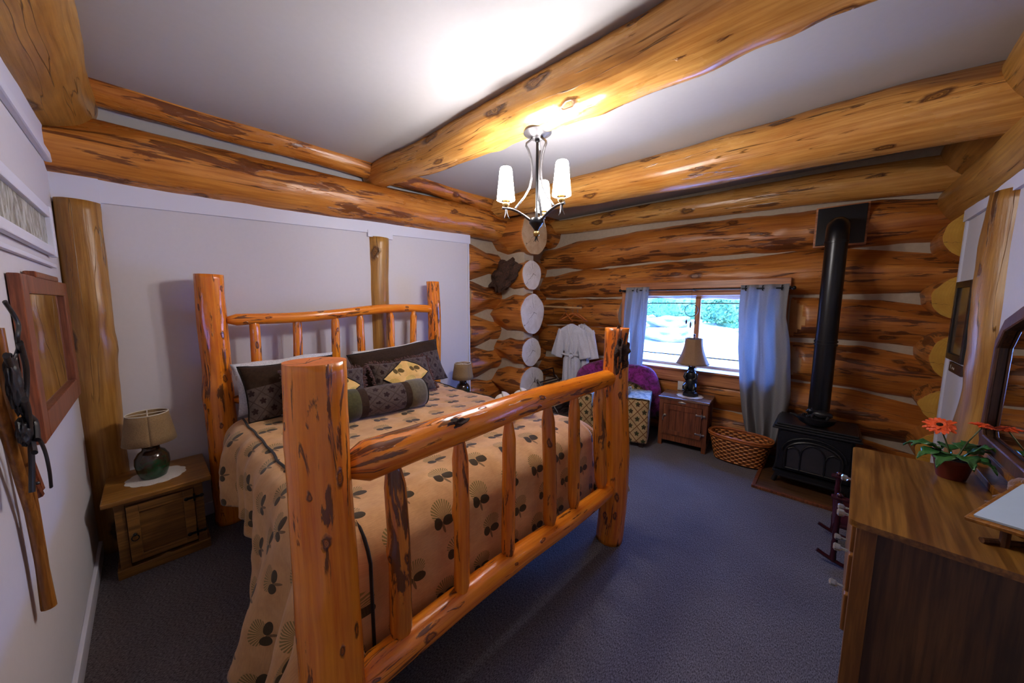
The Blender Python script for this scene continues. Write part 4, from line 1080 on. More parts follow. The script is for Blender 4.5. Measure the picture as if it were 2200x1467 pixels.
tube(b, [(-.108, 3.958, .325), (-.125, 3.958, .375), (-.16, 3.958, .395), (-.20, 3.958, .375)], .006, 8); tube(b, [(.058, 3.958, .325), (.075, 3.958, .375), (.11, 3.958, .395), (.15, 3.958, .375)], .006, 8)
tube(b, arch(-.025, .215, .345, .35, .15, 3.968), .008, 8); bo('door_frame', b, MT['iron'], st, smooth=True)
b = new(); prism(b, [(-.26, .10), (.21, .10), (.235, .15), (-.285, .15)], 'y', 3.93, 3.99); box(b, -.24, .19, 3.925, 3.95, .105, .118, .004); bo('ash_lip', b, MT['iron'], st)
sp = thing('stove_pipe', (-.02, 4.26, .62), 'black stovepipe rising from the stove to the log wall', 'stovepipe')
b = new(); tube(b, [(-.02, 4.27, .622), (-.02, 4.27, 1.6), (-.02, 4.27, 2.28)], .077, 32); bo('pipe', b, MT['iron_s'], sp, smooth=True)
b = new(); tube(b, [(-.02, 4.27, 2.26), (-.02, 4.27, 2.31), (-.02, 4.285, 2.355), (-.02, 4.32, 2.39), (-.02, 4.37, 2.41), (-.02, 4.43, 2.415), (-.02, 4.575, 2.415)], .080, 32); bo('elbow', b, MT['iron_s'], sp, smooth=True)
for z_ in (.63, 1.33, 1.36, 2.25):
    b = new(); tube(b, [(-.02, 4.27, z_-.008), (-.02, 4.27, z_+.008)], .084, 32); bo('collar', b, MT['iron_s'], sp, smooth=True)
b = new(); box(b, -.175, .165, 4.56, 4.585, 2.27, 2.62, .003); tag(bo('thimble_plate', b, MT['iron_s'], sp), None)
b = new(); box(b, -.19, .18, 4.585, 4.63, 2.255, 2.635, .003); bo('thimble_board', b, MT['pine_trim'], sp)
kt = thing('steamer', (-.03, 4.06, .622), 'black cast iron steamer with a crouching animal lid on the stove', 'steamer')
b = new(); lathe(b, [(0, 0), (.085, 0), (.105, .02), (.118, .055), (.122, .06), (.11, .063), (0, .058)], sx=1.15, sy=.8, n=32); tube(b, [(-.12, -.01, .05), (-.17, -.02, .066), (-.185, -.022, .068)], [.02, .010, .008], 8); bo('pan', b, MT['iron'], kt, world=False, smooth=True)
b = new(); ball(b, (.035, 0, .095), 1, (.075, .04, .035), 3, .15, 4); ball(b, (-.04, 0, .115), .024, (1.2, 1, 1), 2); ball(b, (-.065, 0, .108), .012, sub=2)
for sx, sy in ((-.02, .025), (-.02, -.025), (.08, .03), (.08, -.03)): tube(b, [(sx, sy*.8, .09), (sx-.01, sy, .06)], [.014, .010], 8)
for s in (-1, 1): ball(b, (-.035, s*.014, .137), .007, sub=1)
bo('animal_lid', b, MT['iron'], kt, world=False, smooth=True)
b = new()
for k in range(5): ball(b, (-.085+.012*k, .03*sin(k*2.1), .068+.006*cos(k)), .011, sub=2)
tube(b, [(-.10, -.02, .06), (-.09, -.02, .09), (-.07, -.01, .06)], .004, 6); bo('lid_ornament', b, MT['iron'], kt, world=False, smooth=True)

# ---- garment rod, hangers, robes
gr = thing('garment_rod', (-2.95, 4.22, 1.645), 'bare wooden rod sticking out beside the sawn log ends', 'rod')
b = new(); tube(b, [(-3.52, 4.22, 1.66), (-3.0, 4.22, 1.645), (-2.60, 4.22, 1.635)], [.016, .015, .014], 12); bo('pole', b, MT['palewood'], gr, smooth=True)
def hanger(x, lab, rz):
    h = thing('coat_hanger', (x, 4.22, 1.60), lab, 'hanger', 'wooden hangers on the rod', rz=rz)
    b = new(); tube(b, [(0, 0, -.055), (0, 0, .03), (.004, .012, .046), (0, .022, .054), (0, 0, .066), (0, -.018, .056)], .0028, 6); bo('hook', b, MT['pewter'], h, world=False, smooth=True)
    b = new(); tube(b, [(-.21, 0, -.15), (-.12, 0, -.105), (-.03, 0, -.055), (0, 0, -.045), (.03, 0, -.055), (.12, 0, -.105), (.21, 0, -.15)], [.009, .011, .013, .014, .013, .011, .009], 8); tube(b, [(-.19, 0, -.145), (.19, 0, -.145)], .006, 8); bo('hanger_arms', b, MT['rim'], h, world=False, smooth=True)
hanger(-2.86, 'empty wooden hanger, nearest the sawn log ends', R(-30))
hanger(-2.74, 'wooden hanger holding the front robe', R(8))
hanger(-2.66, 'wooden hanger holding the robe at the back', R(-14))
def robe(x, y, lab, rz, seed):
    r = thing('bath_robe', (x, y, .95), lab, 'robe', 'white robes on the rod', rz=rz)
    def body(u, v):
        # v 0 hem .. 1 shoulders ; z local relative 1.0
        z = -.62+1.08*v; a = 2*pi*u
        hw = .135 if v < .62 else 0
        t = v
        hw = .150-.05*t if t < .6 else (.120+.09*((t-.6)/.28)**1.2 if t < .88 else .227*(1-((t-.88)/.12)**1.6)+.055*((t-.88)/.12))
        hd = .045+.012*(1-t) if t < .92 else .03
        if abs(t-.58) < .05: hw *= .88
        fold = 1+(.20*(1-t) + .07)*sin(a*9+seed+2*sin(t*4))
        return (cos(a)*hw*(1+.04*sin(a*7)), sin(a)*hd*fold, z+.02*abs(cos(a))*-(1 if t > .9 else 0))
    grid_obj('robe_body', body, 96, 50, MT['robe'], r, world=False, uvf=lambda u, v: (u, v))
    for s in (-1, 1):
        def sl(u, v):
            a = 2*pi*u; p0 = V((s*.135, 0, .36)); p1 = V((s*.235, -.01, -.03))
            c = p0.lerp(p1, v); d = (p1-p0).normalized(); q = V((d.z, 0, -d.x)); rw = .075+.02*v
            return c + q*cos(a)*rw + V((0, 1, 0))*sin(a)*(.030+.006*v)*(1+.2*sin(a*5+v*4))
        grid_obj('sleeve', sl, 40, 20, MT['robe'], r, world=False, solid=.004)
    b = new(); tube(b, [(-.13, -.055, .02), (-.05, -.062, .005), (.03, -.062, .0), (.13, -.05, .015)], .014, 8, sx=.5)
    tube(b, [(.03+.035*cos(a), -.068, .01+.035*sin(a)) for a in [k*2*pi/16 for k in range(17)]], .008, 8); tube(b, [(.03, -.068, -.01), (.02, -.07, -.10), (.03, -.068, -.18)], .009, 8); bo('belt', b, MT['robe'], r, world=False, smooth=True)
    b = new(); tube(b, [(-.05, -.03, .44), (-.03, -.05, .36), (.03, -.055, .18), (.05, -.055, .05)], .018, 8, sx=.5); tube(b, [(.05, -.03, .44), (.03, -.05, .36), (-.02, -.052, .20), (-.04, -.055, .06)], .018, 8, sx=.5); bo('lapel', b, MT['robe'], r, world=False, smooth=True)
robe(-2.74, 4.20, 'white belted robe hanging in front on the rod', R(8), 1)
robe(-2.62, 4.31, 'second white robe hanging behind the belted one', R(-14), 3)

# ---- luggage rack
lr = thing('luggage_rack', (-2.80, 4.0, 0), 'dark slatted luggage rack below the hanging robes', 'luggage rack')
for y in (3.80, 4.25):
    b = new(); tube(b, [(-3.02, y, 0), (-2.50, y, .56)], .014, 8); tube(b, [(-2.50, y, 0), (-3.05, y, .60)], .014, 8); bo('leg', b, MT['rack'], lr, smooth=True)
b = new()
for k in range(6): tube(b, [(-3.03+k*.105, 3.78, .555), (-3.03+k*.105, 4.27, .555)], .011, 8)
bo('slat', b, MT['rack'], lr, smooth=True)
b = new()
for k in range(7): tube(b, [(-2.98+k*.075, 3.80, .20), (-2.98+k*.075, 4.25, .20)], .009, 8)
tube(b, [(-3.0, 3.8, .2), (-2.5, 3.8, .2)], .011, 8); tube(b, [(-3.0, 4.25, .2), (-2.5, 4.25, .2)], .011, 8); bo('shelf', b, MT['rack'], lr, smooth=True)
b = new(); tube(b, [(-3.08, 3.78, .56), (-3.10, 3.8, .70), (-3.10, 4.25, .70), (-3.08, 4.27, .56)], .012, 8); tube(b, [(-3.1, 3.8, .63), (-3.1, 4.25, .63)], .008, 8); bo('back_bar', b, MT['rack'], lr, smooth=True)

# ---- armchair
ac = thing('armchair', (-1.92, 4.18, 0), 'armchair in lattice patterned upholstery below the window', 'armchair')
def soft_box(nm, x0, x1, y0, y1, z0, z1, bev, mat, lab=None, topround=0):
    me = bpy.data.meshes.new(nm); bm = new(); box(bm, x0, x1, y0, y1, z0, z1)
    bmesh.ops.bevel(bm, geom=list(bm.edges), offset=bev, segments=4, profile=.6, affect='EDGES')
    bmesh.ops.recalc_face_normals(bm, faces=bm.faces)
    ul = bm.loops.layers.uv.new('UVMap')
    for f in bm.faces:
        n = f.normal; ax = max(range(3), key=lambda i: abs(n[i]))
        for l in f.loops:
            c = l.vert.co
            l[ul].uv = ((c.x+c.y*.0, c.z) if ax == 1 else ((c.y, c.z) if ax == 0 else (c.x, c.y)))
    bm.to_mesh(me); bm.free()
    o = fin(nm, me, mat, ac, True, True)
    return o
soft_box('arm', -1.70, -1.45, 3.84, 4.50, .05, .585, .05, MT['chairfab'])
soft_box('arm', -2.36, -2.11, 3.84, 4.50, .05, .585, .05, MT['chairfab'])
soft_box('seat_base', -2.13, -1.68, 3.87, 4.45, .05, .30, .02, MT['chairfab'])
soft_box('seat_cushion', -2.115, -1.695, 3.86, 4.40, .30, .44, .045, MT['chairfab'])
o = grid_obj('backrest', lambda u, v: (-1.905+(.44)*cos(pi*(1-u))*(1-.12*v**3*0), 4.36+.13*(v if v < .5 else v)*1.0, .30+(.53*sin(pi*u)**.45)*1.0 if False else .28+.52*(sin(pi*u)**.4)), 40, 4, MT['chairfab'], ac, uvf=lambda u, v: (u*1.3, v*.2), solid=.02)
b = new(); pl = [(-1.905+.44*cos(pi*(1-k/24)), .28+.52*sin(pi*k/24)**.4) for k in range(25)]
me = bpy.data.meshes.new('x'); bpy.data.meshes.remove(me)
b.free(); bm = new(); prism(bm, pl, 'y', 4.355, 4.50); ul = bm.loops.layers.uv.new('UVMap')
for f in bm.faces:
    for l in f.loops: l[ul].uv = (l.vert.co.x, l.vert.co.z)
bo('backrest', bm, MT['chairfab'], ac)
for x in (-2.30, -1.52):
    for y in (3.90, 4.44):
        b = new(); box(b, x-.025, x+.025, y-.025, y+.025, 0, .055); bo('foot', b, MT['rack'], ac)
def thr(u, v):
    x = -1.90+.47*cos(pi*(1-u)); zt = .27+.56*(sin(pi*u)**.38)
    ph = v*2-1       # front edge .. back edge
    r = .05+.05*NZ.noise(V((u*6, v*2, 2)))
    n = V((cos(pi*(1-u)), 0, sin(pi*u)*.9)).normalized()
    return V((x, 4.42+.13*ph, zt)) + n*(.035+(r+.02)*cos(ph*pi/2) - .16*max(0, -ph-.35)) + V((0, 0, -.05*abs(ph)**3))
o = grid_obj('throw_blanket', thr, 70, 18, MT['throw'], None, solid=.02, loc=(-1.9, 4.43, .8)); tag(o, 'purple and maroon plush throw draped over the armchair back', 'throw')
def arm_daylight_sheet(x0, x1, lab):  # added sheet that carries the daylight blue of the arm top
    xc, hw = (x0+x1)/2, (x1-x0)/2
    def f(u, v):
        a = (u*2-1); s = abs(a)**.0
        if abs(a) < .6: x = xc+a/.6*hw; z = .592+.006*cos(a*2)
        else: x = xc+(hw+.006)*(1 if a > 0 else -1); z = .592-(abs(a)-.6)*.30
        return (x+.004*NZ.noise(V((u*8, v*8, x0))), 3.835+.48*v, z+.006*NZ.noise(V((u*9, v*9, 3))))
    o = grid_obj('arm_daylight_sheet', f, 30, 24, MT['arm_daylight'], None, solid=.006, loc=(xc, 4.05, .59)); tag(o, lab, 'painted daylight', 'added sheets with painted daylight on the chair arms')
t = NT('blue_arm_daylight', .8, .3); nz = t.noise(t.map(t.obj(), (18, 50, 10)), 1, 3, .6, 1.2); t.base(t.mix(t.ramp(nz, (.42, 0), (.58, 1)), (.10, .14, .17), (.55, .52, .42))); MT['arm_daylight'] = t.m  # blue is window daylight on the upholstery, put into the colour
arm_daylight_sheet(-1.70, -1.45, 'added striped sheet with blue daylight painted in on the chair arm nearest the cabinet')
arm_daylight_sheet(-2.36, -2.11, 'added striped sheet with blue daylight painted in on the chair arm nearest the robes')
b = new(); ball(b, (-2.02, 4.10, .52), 1, (.12, .07, .075), 3, .12, 3); tag(bo('cushion', b, MT['suede'], smooth=True, loc=(-2.02, 4.1, .45)), 'dark brown cushion on the armchair seat', 'cushion')
gp = thing('plush_toy', (-1.735, 4.0, .452), 'curly grey plush toy leaning in the armchair by the right arm', 'plush toy')
b = new(); ball(b, (0, .02, .075), .07, (1, .9, 1.05), 4, .25, 9); bo('body', b, MT['grey_plush'], gp, world=False, smooth=True)
b = new(); ball(b, (.01, -.01, .185), .055, (1, 1, 1), 4, .25, 9)
for s in (-1, 1): ball(b, (.01+s*.045, 0, .225), .02, sub=3, nz=.3, nf=8)
bo('head', b, MT['grey_plush'], gp, world=False, smooth=True)
b = new(); tube(b, [(.06, -.03, .10), (.10, -.07, .13), (.13, -.10, .10)], [.025, .024, .02], 10); tube(b, [(-.05, -.03, .10), (-.08, -.07, .05)], [.025, .02], 10); bo('arms', b, MT['grey_plush'], gp, world=False, smooth=True)

RC = M.Translation((-2.01, 4.055, 0)) @ M.Rotation(R(18), 4, 'Z') @ M.Translation((1.92, -4.18, 0))
ac.matrix_world = RC @ M.Translation((-1.92, 4.18, 0))
for o_ in list(bpy.data.objects):
    if o_.parent is None and o_.name.split('.')[0] in ('throw_blanket', 'arm_daylight_sheet', 'cushion', 'plush_toy'):
        o_.matrix_world = RC @ M.Translation(o_.location)
# =================================================================== RIGHT SIDE
dz = .88
dk = thing('dresser', (.115, 1.79, 0), 'oak dresser with drawers and glass knobs in the near right corner', 'dresser', rz=R(-2.5))
# local: x = depth (0 front .. .56), y = length (0 near .. .96)
b = new(); pts = []
def rr(x0, x1, y0, y1, r, n=6):
    o_ = []
    for cx_, cy_, a0 in ((x1-r, y1-r, 0), (x0+r, y1-r, pi/2), (x0+r, y0+r, pi), (x1-r, y0+r, 1.5*pi)):
        for k in range(n+1): a = a0+pi/2*k/n; o_.append((cx_+r*cos(a), cy_+r*sin(a)))
    return o_
prism(b, rr(-.005, .512, -.01, .96, .03), 'z', dz-.024, dz); tp = bo('top', b, MT['oak'], dk, world=False)
for x, y in ((.02, .02), (.02, .885), (.442, .02), (.442, .885)):
    b = new(); box(b, x, x+.055, y, y+.055, 0, dz-.024, .003); bo('leg', b, MT['oak_leg'], dk, world=False)
b = new(); box(b, .075, .46, .028, .044, .28, dz-.024); box(b, .075, .46, .028, .036, .20, .28); bo('side_panel', b, MT['oak_side'], dk, world=False)
b = new(); box(b, .03, .475, .05, .93, .30, dz-.03); bo('carcass', b, MT['oak_side'], dk, world=False)
zs = [(.705, .845), (.53, .69), (.355, .515)]
for z0_, z1_ in zs:
    b = new(); box(b, .008, .04, .08, .88, z0_, z1_, .004); d_ = bo('drawer', b, MT['oak_leg'], dk, world=False)
    for y in (.26, .70):
        b = new(); zc = (z0_+z1_)/2
        tube(b, [(.008, y, zc), (-.012, y, zc), (-.018, y, zc), (-.034, y, zc), (-.04, y, zc)], [.006, .007, .016, .018, .010], 8); kn = bo('knob', b, MT['crystal'], d_, world=False); kn['label'] = 'clear glass knob'
# dresser mirror on its own frame
mr = thing('dresser_mirror', (.62, 2.30, dz), 'tilting mirror in a dark walnut frame standing on the dresser', 'mirror')
mx0 = .60
outer = [(1.80, 1.02), (2.86, 1.02), (2.90, 1.06), (2.88, 1.53), (2.80, 1.63), (2.60, 1.70), (1.80, 1.72)]
inner = [(1.86, 1.075), (2.82, 1.075), (2.84, 1.10), (2.83, 1.50), (2.765, 1.585), (2.58, 1.645), (1.86, 1.665)]
outer = [(a-.12, c_) for a, c_ in outer]; inner = [(a-.12, c_) for a, c_ in inner]
b = new()
for k in range(len(outer)):
    k2 = (k+1) % len(outer)
    q = [outer[k], outer[k2], inner[k2], inner[k]]; prism(b, q, 'x', mx0-.02, mx0+.02)
bo('frame', b, MT['dark_frame'], mr)
b = new(); tube(b, [(mx0-.02, *p) for p in inner], .007, 6, closed=True); bo('inner_moulding', b, MT['dark_frame'], mr)
b = new(); prism(b, inner, 'x', mx0-.002, mx0+.004); bo('mirror_glass', b, MT['mirror'], mr)
for y in (1.62, 2.785):
    b = new(); box(b, mx0-.01, mx0+.03, y, y+.03, dz, 1.38, .004); ball(b, (mx0+.01, y+.015, 1.39), .02, sub=2); bo('support_post', b, MT['dark_frame'], mr)
b = new(); box(b, mx0-.03, mx0+.05, 1.60, 2.82, dz, dz+.035, .005); box(b, mx0, mx0+.02, 1.64, 2.80, dz+.075, dz+.105, .003); bo('base_rail', b, MT['oak_leg'], mr)

# gerbera in its pot
px, py = .475, 2.56
gb = thing('potted_gerbera', (px, py, dz), 'gerbera with orange daisy flowers in a maroon pot', 'plant')
b = new(); lathe(b, [(0, 0), (.042, 0), (.046, .005), (.062, .085), (.066, .088), (.067, .10), (.060, .10), (.058, .088)], n=32); bo('pot', b, MT['pot'], gb, world=False, smooth=True)
b = new(); lathe(b, [(0, .088), (.03, .09), (.058, .086)], n=20); bo('soil', b, MT['soil'], gb, world=False)
rnd = random.Random(5)
def leaf(ang, ln, wd, up_, droop, sc=1.0):
    b = new(); n = 14; rows = []
    d = V((cos(ang), sin(ang), 0)); q = V((-sin(ang), cos(ang), 0))
    for i in range(n+1):
        t_ = i/n; r = .02+ln*t_; z_ = .10+up_*sin(t_*pi*.62)-droop*t_**2.2
        wv = wd*sin(pi*min(1, t_*1.02)**.75)**.8*(1+.28*sin(t_*22)) if t_ > .22 else .004
        row = []
        for s in (-1, -.5, 0, .5, 1): row.append(b.verts.new(d*r + q*(wv*s) + V((0, 0, z_ + .25*abs(s)*wv + .006*sin(t_*20+s*3)))))
        rows.append(row)
    for i in range(n):
        for k in range(4): b.faces.new((rows[i][k], rows[i][k+1], rows[i+1][k+1], rows[i+1][k]))
    o = bo('leaf', b, MT['leafg'], gb, world=False, smooth=True); m = o.modifiers.new('s', 'SOLIDIFY'); m.thickness = .0015
for a, l_, w_, u_, dr_ in ((R(222), .15, .035, .05, .05), (R(200), .13, .034, .07, .03), (R(245), .15, .036, .045, .06), (R(165), .14, .032, .06, .05), (R(285), .12, .036, .05, .05), (R(320), .12, .03, .05, .06), (R(25), .13, .035, .06, .04), (R(55), .14, .036, .07, .04), (R(95), .13, .03, .05, .05), (R(345), .10, .03, .09, .02)):
    leaf(a, l_, w_, u_, dr_)
def flower(x, y, z_, r, tilt, az):
    b = new(); tube(b, [(x*.1, y*.1, .09), (x*.5, y*.5+.01, .09+(z_-.09)*.5), (x, y, z_)], [.0035, .003, .003], 6); s = bo('flower_stem', b, MT['stem'], gb, world=False, smooth=True)
    b = new(); Rm = M.Translation((x, y, z_)) @ M.Rotation(az, 4, 'Z') @ M.Rotation(tilt, 4, 'Y')
    for layer, (rr_, zz) in enumerate(((r, 0), (r*.85, .004), (r*.6, .008))):
        for k in range(16):
            a = 2*pi*k/16+layer*.2+rnd.uniform(-.08, .08); d = V((cos(a), sin(a), 0)); q = V((-sin(a), cos(a), 0)); w_ = r*.15
            l0 = rr_*rnd.uniform(.88, 1.08); dz_ = rnd.uniform(-.006, .006)
            P_ = [d*.006-q*w_*.4, d*.006+q*w_*.4, d*l0*.55+q*w_+V((0,0,.004)), d*l0*.93+q*w_*.6+V((0,0,dz_)), d*l0+V((0,0,dz_-.002)), d*l0*.93-q*w_*.6+V((0,0,dz_)), d*l0*.55-q*w_+V((0,0,.004))]
            b.faces.new([b.verts.new(Rm @ (p+V((0, 0, zz)))) for p in P_])
    o = bo('flower_head', b, MT['petal'], gb, world=False); m = o.modifiers.new('s', 'SOLIDIFY'); m.thickness = .0015
    b = new(); ball(b, (0, 0, .008), r*.22, (1, 1, .4), 2, .2, 8)
    for v in b.verts: v.co = Rm @ v.co
    bo('flower_centre', b, MT['soil'], o, world=False)
flower(-.055, -.01, .245, .055, R(38), R(250)); flower(.09, .10, .25, .045, R(-8), R(200))

# booklet on a wooden stand and teddy bear
bs = thing('book_stand', (.50, 1.96, dz), 'wooden stand holding a pale blue booklet on the dresser', 'book stand')
A_, B_, D_ = V((.425, 1.95, .955)), V((.415, 1.82, .925)), V((.556, 2.13, 1.045))
eu = (D_-A_).normalized(); ev = (B_-A_); ev = (ev-eu*ev.dot(eu)).normalized(); en = eu.cross(ev).normalized()
if en.z < 0: en = -en
tm = M(((eu.x, ev.x, en.x, A_.x), (eu.y, ev.y, en.y, A_.y), (eu.z, ev.z, en.z, A_.z), (0, 0, 0, 1)))
b = new(); box(b, -.015, .265, -.02, .150, -.018, -.004, .003, mat=tm); box(b, -.018, .265, .138, .152, -.018, .014, .003, mat=tm); bo('back_board', b, MT['oak_leg'], bs)
for t_ in (.03, .22):
    b = new(); p_ = tm @ V((t_, .06, -.012)); tube(b, [p_, V((p_.x, p_.y, dz))], .012, 8); tube(b, [V((p_.x-.05, p_.y-.02, dz+.01)), V((p_.x+.05, p_.y+.04, dz+.01))], .010, 8); bo('stand_leg', b, MT['dark_frame'], bs)
bkz = thing('booklet', (.50, 1.96, .98), 'pale blue booklet resting on the wooden stand', 'booklet')
b = new(); box(b, 0, .245, 0, .134, -.003, .006, .001, mat=tm); bo('pages', b, MT['paper'], bkz)
td = thing('teddy_bear', (.585, 2.20, dz+.0), 'small brown teddy bear sitting beside the booklet', 'teddy bear')
b = new(); ball(b, (0, 0, .05), .05, (1, .9, 1.1), 3, .1, 8); bo('body', b, MT['teddy'], td, world=False, smooth=True)
b = new(); ball(b, (0, 0, .135), .042, (1, 1, .92), 3, .08, 8); ball(b, (-.03, -.02, .128), .017, sub=2)
for s in (-1, 1): ball(b, (.01*s, .034*s, .168), .014, sub=2)
bo('head', b, MT['teddy'], td, world=False, smooth=True)
b = new()
for s in (-1, 1): tube(b, [(-.02, .035*s, .08), (-.05, .05*s, .05)], [.018, .016], 8); tube(b, [(-.02, .03*s, .03), (-.075, .04*s, .02)], [.022, .02], 8)
bo('limbs', b, MT['teddy'], td, world=False, smooth=True)

# small rocking chair beyond the dresser
rc = thing('rocking_chair', (.30, 3.16, 0), 'small burgundy rocking chair between the dresser and the stove', 'chair')
for y in (2.94, 3.32):
    b = new(); tube(b, [(.05+.47*t_, y, .012+.10*(2*t_-1)**2*.6) for t_ in [k/12 for k in range(13)]], .013, 8); bo('rocker', b, MT['burgundy'], rc, smooth=True)
    for x, zt in ((.13, .47), (.42, .62)):
        b = new(); n_ = 14; tube(b, [(x+(.05*k/n_ if x > .2 else 0), y, .03+(zt-.03)*k/n_) for k in range(n_+1)], [.013+.005*abs(sin(k*1.3)) for k in range(n_+1)], 10); ball(b, (x+(.05 if x > .2 else 0), y, zt+.012), .018, sub=2); bo('leg', b, MT['burgundy'], rc, smooth=True)
    b = new(); box(b, .09, .47, y-.02, y+.02, .455, .475, .006); bo('armrest', b, MT['burgundy'], rc)
b = new(); box(b, .11, .45, 2.93, 3.33, .27, .295, .008); bo('seat', b, MT['burgundy'], rc)
b = new(); box(b, .43, .455, 2.94, 3.32, .56, .63, .008)
for k in range(4): tube(b, [(.41, 3.0+.085*k, .29), (.44, 3.0+.085*k, .58)], .008, 8)
bo('backrest', b, MT['burgundy'], rc)

# picture and plaque on the right wall
pc = thing('picture_frame', (.675, 3.93, 1.58), 'black framed old photograph beside the pale log post', 'picture')
b = new(); ya, yb_, za, zb2 = 3.70, 4.12, 1.30, 1.865
for q in ((ya+.045, yb_-.045, za, za+.045), (ya+.045, yb_-.045, zb2-.045, zb2), (ya, ya+.045, za, zb2), (yb_-.045, yb_, za, zb2)): box(b, .655, .678, *q, .003)
bo('frame', b, MT['black_frame'], pc)
b = new(); box(b, .668, .676, ya+.04, yb_-.04, za+.04, zb2-.04); bo('print', b, MT['photo'], pc)
pq = thing('wall_plaque', (.672, 3.88, 1.24), 'small dark plaque with pale letters under the picture', 'plaque')
b = new(); box(b, .664, .678, 3.72, 4.035, 1.215, 1.285, .004); bo('board', b, MT['plaque'], pq)
for body_, y_, sz in (('I', 3.975, .045), ('e', 3.925, .035), ('e', 3.885, .035)):
    cu = bpy.data.curves.new('lettering', 'FONT'); cu.body = body_; cu.size = sz; cu.extrude = .001; cu.align_x = 'CENTER'; cu.align_y = 'CENTER'
    tmp = bpy.data.objects.new('tmp', cu); col.objects.link(tmp); bpy.context.view_layer.update()
    me = bpy.data.meshes.new_from_object(tmp.evaluated_get(bpy.context.evaluated_depsgraph_get())); bpy.data.objects.remove(tmp)
    o = bpy.data.objects.new('letter', me); col.objects.link(o); me.materials.clear(); me.materials.append(MT['letter']); o.parent = pq
    o.matrix_local = M(((0, 0, -1, -.0095), (-1, 0, 0, y_-3.88), (0, 1, 0, .01), (0, 0, 0, 1)))

# =================================================================== LEFT WALL THINGS
lm = thing('wall_mirror', (-2.72, Y0+.02, 1.48), 'mirror in a reddish brown wooden frame on the left wall', 'mirror')
fx0, fx1, fz0, fz1, fwid = -3.27, -2.19, 1.15, 1.805, .105
for nm, q in (('frame_side', (fx0+fwid, fx1-fwid, fz0, fz0+fwid)), ('frame_side', (fx0+fwid, fx1-fwid, fz1-fwid*.7, fz1)), ('frame_side', (fx0, fx0+fwid, fz0, fz1)), ('frame_side', (fx1-fwid, fx1, fz0, fz1))):
    b = new(); box(b, q[0], q[1], Y0+.003, Y0+.035, q[2], q[3], .006); bo(nm, b, MT['mirror_frame'], lm)
b = new(); box(b, fx0+.3, fx1-.25, Y0+.004, Y0+.04, fz1-.005, fz1+.022, .008); bo('crest', b, MT['mirror_frame'], lm)
b = new(); box(b, fx0+.09, fx1-.09, Y0+.012, Y0+.018, fz0+.09, fz1-.06); bo('mirror_glass', b, MT['mirror'], lm)

sn = thing('snowshoe', (-1.9, Y0+.02, 1.1), 'long tapering bent wood snowshoe tail hanging on the left wall', 'snowshoe', 'wooden snowshoes on the left wall')
b = new()
yk = Y0+.03
tube(b, [(-1.62, yk, 1.78), (-1.68, yk, 1.50), (-1.78, yk, 1.25), (-1.865, yk, 1.02), (-1.885, yk, .85), (-1.885, yk, .66)], [.013, .013, .013, .013, .013, .012], 8, sx=1)
tube(b, [(-1.83, yk, 1.62), (-1.84, yk, 1.45), (-1.875, yk, 1.25), (-1.90, yk, 1.02), (-1.905, yk, .85), (-1.905, yk, .66)], [.013, .013, .013, .013, .013, .012], 8, sx=1)
tube(b, [(-1.892, yk, .98), (-1.895, yk, .652)], [.010, .018], 10)
bo('bent_frame', b, MT['shoe_wood'], sn, smooth=True)
b = new()
for z_, x_ in ((1.18, -1.87), (1.10, -1.885), (1.30, -1.86), (1.22, -1.885)): ball(b, (x_, yk+.018, z_), .006, sub=2)
bo('rivet', b, MT['pewter'], sn, smooth=True)
sn2 = thing('snowshoe', (-2.05, Y0+.012, 1.2), 'darker snowshoe tail crossing behind the long one', 'snowshoe', 'wooden snowshoes on the left wall')
b = new(); yk2 = Y0+.014
tube(b, [(-1.88, yk2, 1.36), (-2.00, yk2, 1.20), (-2.12, yk2, 1.00)], [.012, .013, .013], 8); tube(b, [(-1.84, yk2, 1.32), (-1.95, yk2, 1.15), (-2.10, yk2, .985)], [.012, .013, .013], 8)
bo('bent_frame', b, MT['mirror_frame'], sn2, smooth=True)
bd = thing('leather_binding', (-1.95, Y0+.06, 1.45), 'black leather binding straps hanging over the snowshoes', 'straps')
yb3 = Y0+.07
for k, pts in enumerate([[(-1.93, 1.70), (-1.97, 1.64), (-1.94, 1.60), (-1.98, 1.56), (-1.95, 1.52)], [(-1.95, 1.58), (-2.04, 1.50), (-2.07, 1.42), (-2.03, 1.37), (-1.99, 1.43)],
                         [(-1.98, 1.52), (-2.02, 1.42), (-2.00, 1.30), (-1.94, 1.25)], [(-1.97, 1.36), (-2.05, 1.24), (-2.06, 1.16), (-2.10, 1.08)], [(-1.90, 1.42), (-1.96, 1.36), (-1.99, 1.22), (-1.97, 1.12)], [(-1.9, 1.55), (-1.98, 1.47), (-1.96, 1.38), (-2.02, 1.33), (-1.97, 1.28)]]):
    b = new(); P2 = [V((x+.225, yb3+.012*sin(k*2+i), z)) for i, (x, z) in enumerate(pts)]; P3 = []
    for i in range(len(P2)-1):
        for q in range(5):
            t_ = q/5; a_, b_, c_, d_ = P2[max(0, i-1)], P2[i], P2[i+1], P2[min(len(P2)-1, i+2)]
            P3.append(.5*((2*b_)+(-a_+c_)*t_+(2*a_-5*b_+4*c_-d_)*t_*t_+(-a_+3*b_-3*c_+d_)*t_**3))
    P3.append(P2[-1]); tube(b, P3, .011 if k not in (0, 3) else .007, 8, sx=.6); bo('strap', b, MT['leather'], bd, smooth=True)
b = new(); ball(b, (-1.73, yb3-.01, 1.46), 1, (.030, .014, .09), 4, .3, 3); ball(b, (-1.75, yb3-.01, 1.31), 1, (.032, .014, .045), 4, .3, 3); bo('foot_pad', b, MT['leather'], bd, smooth=True)

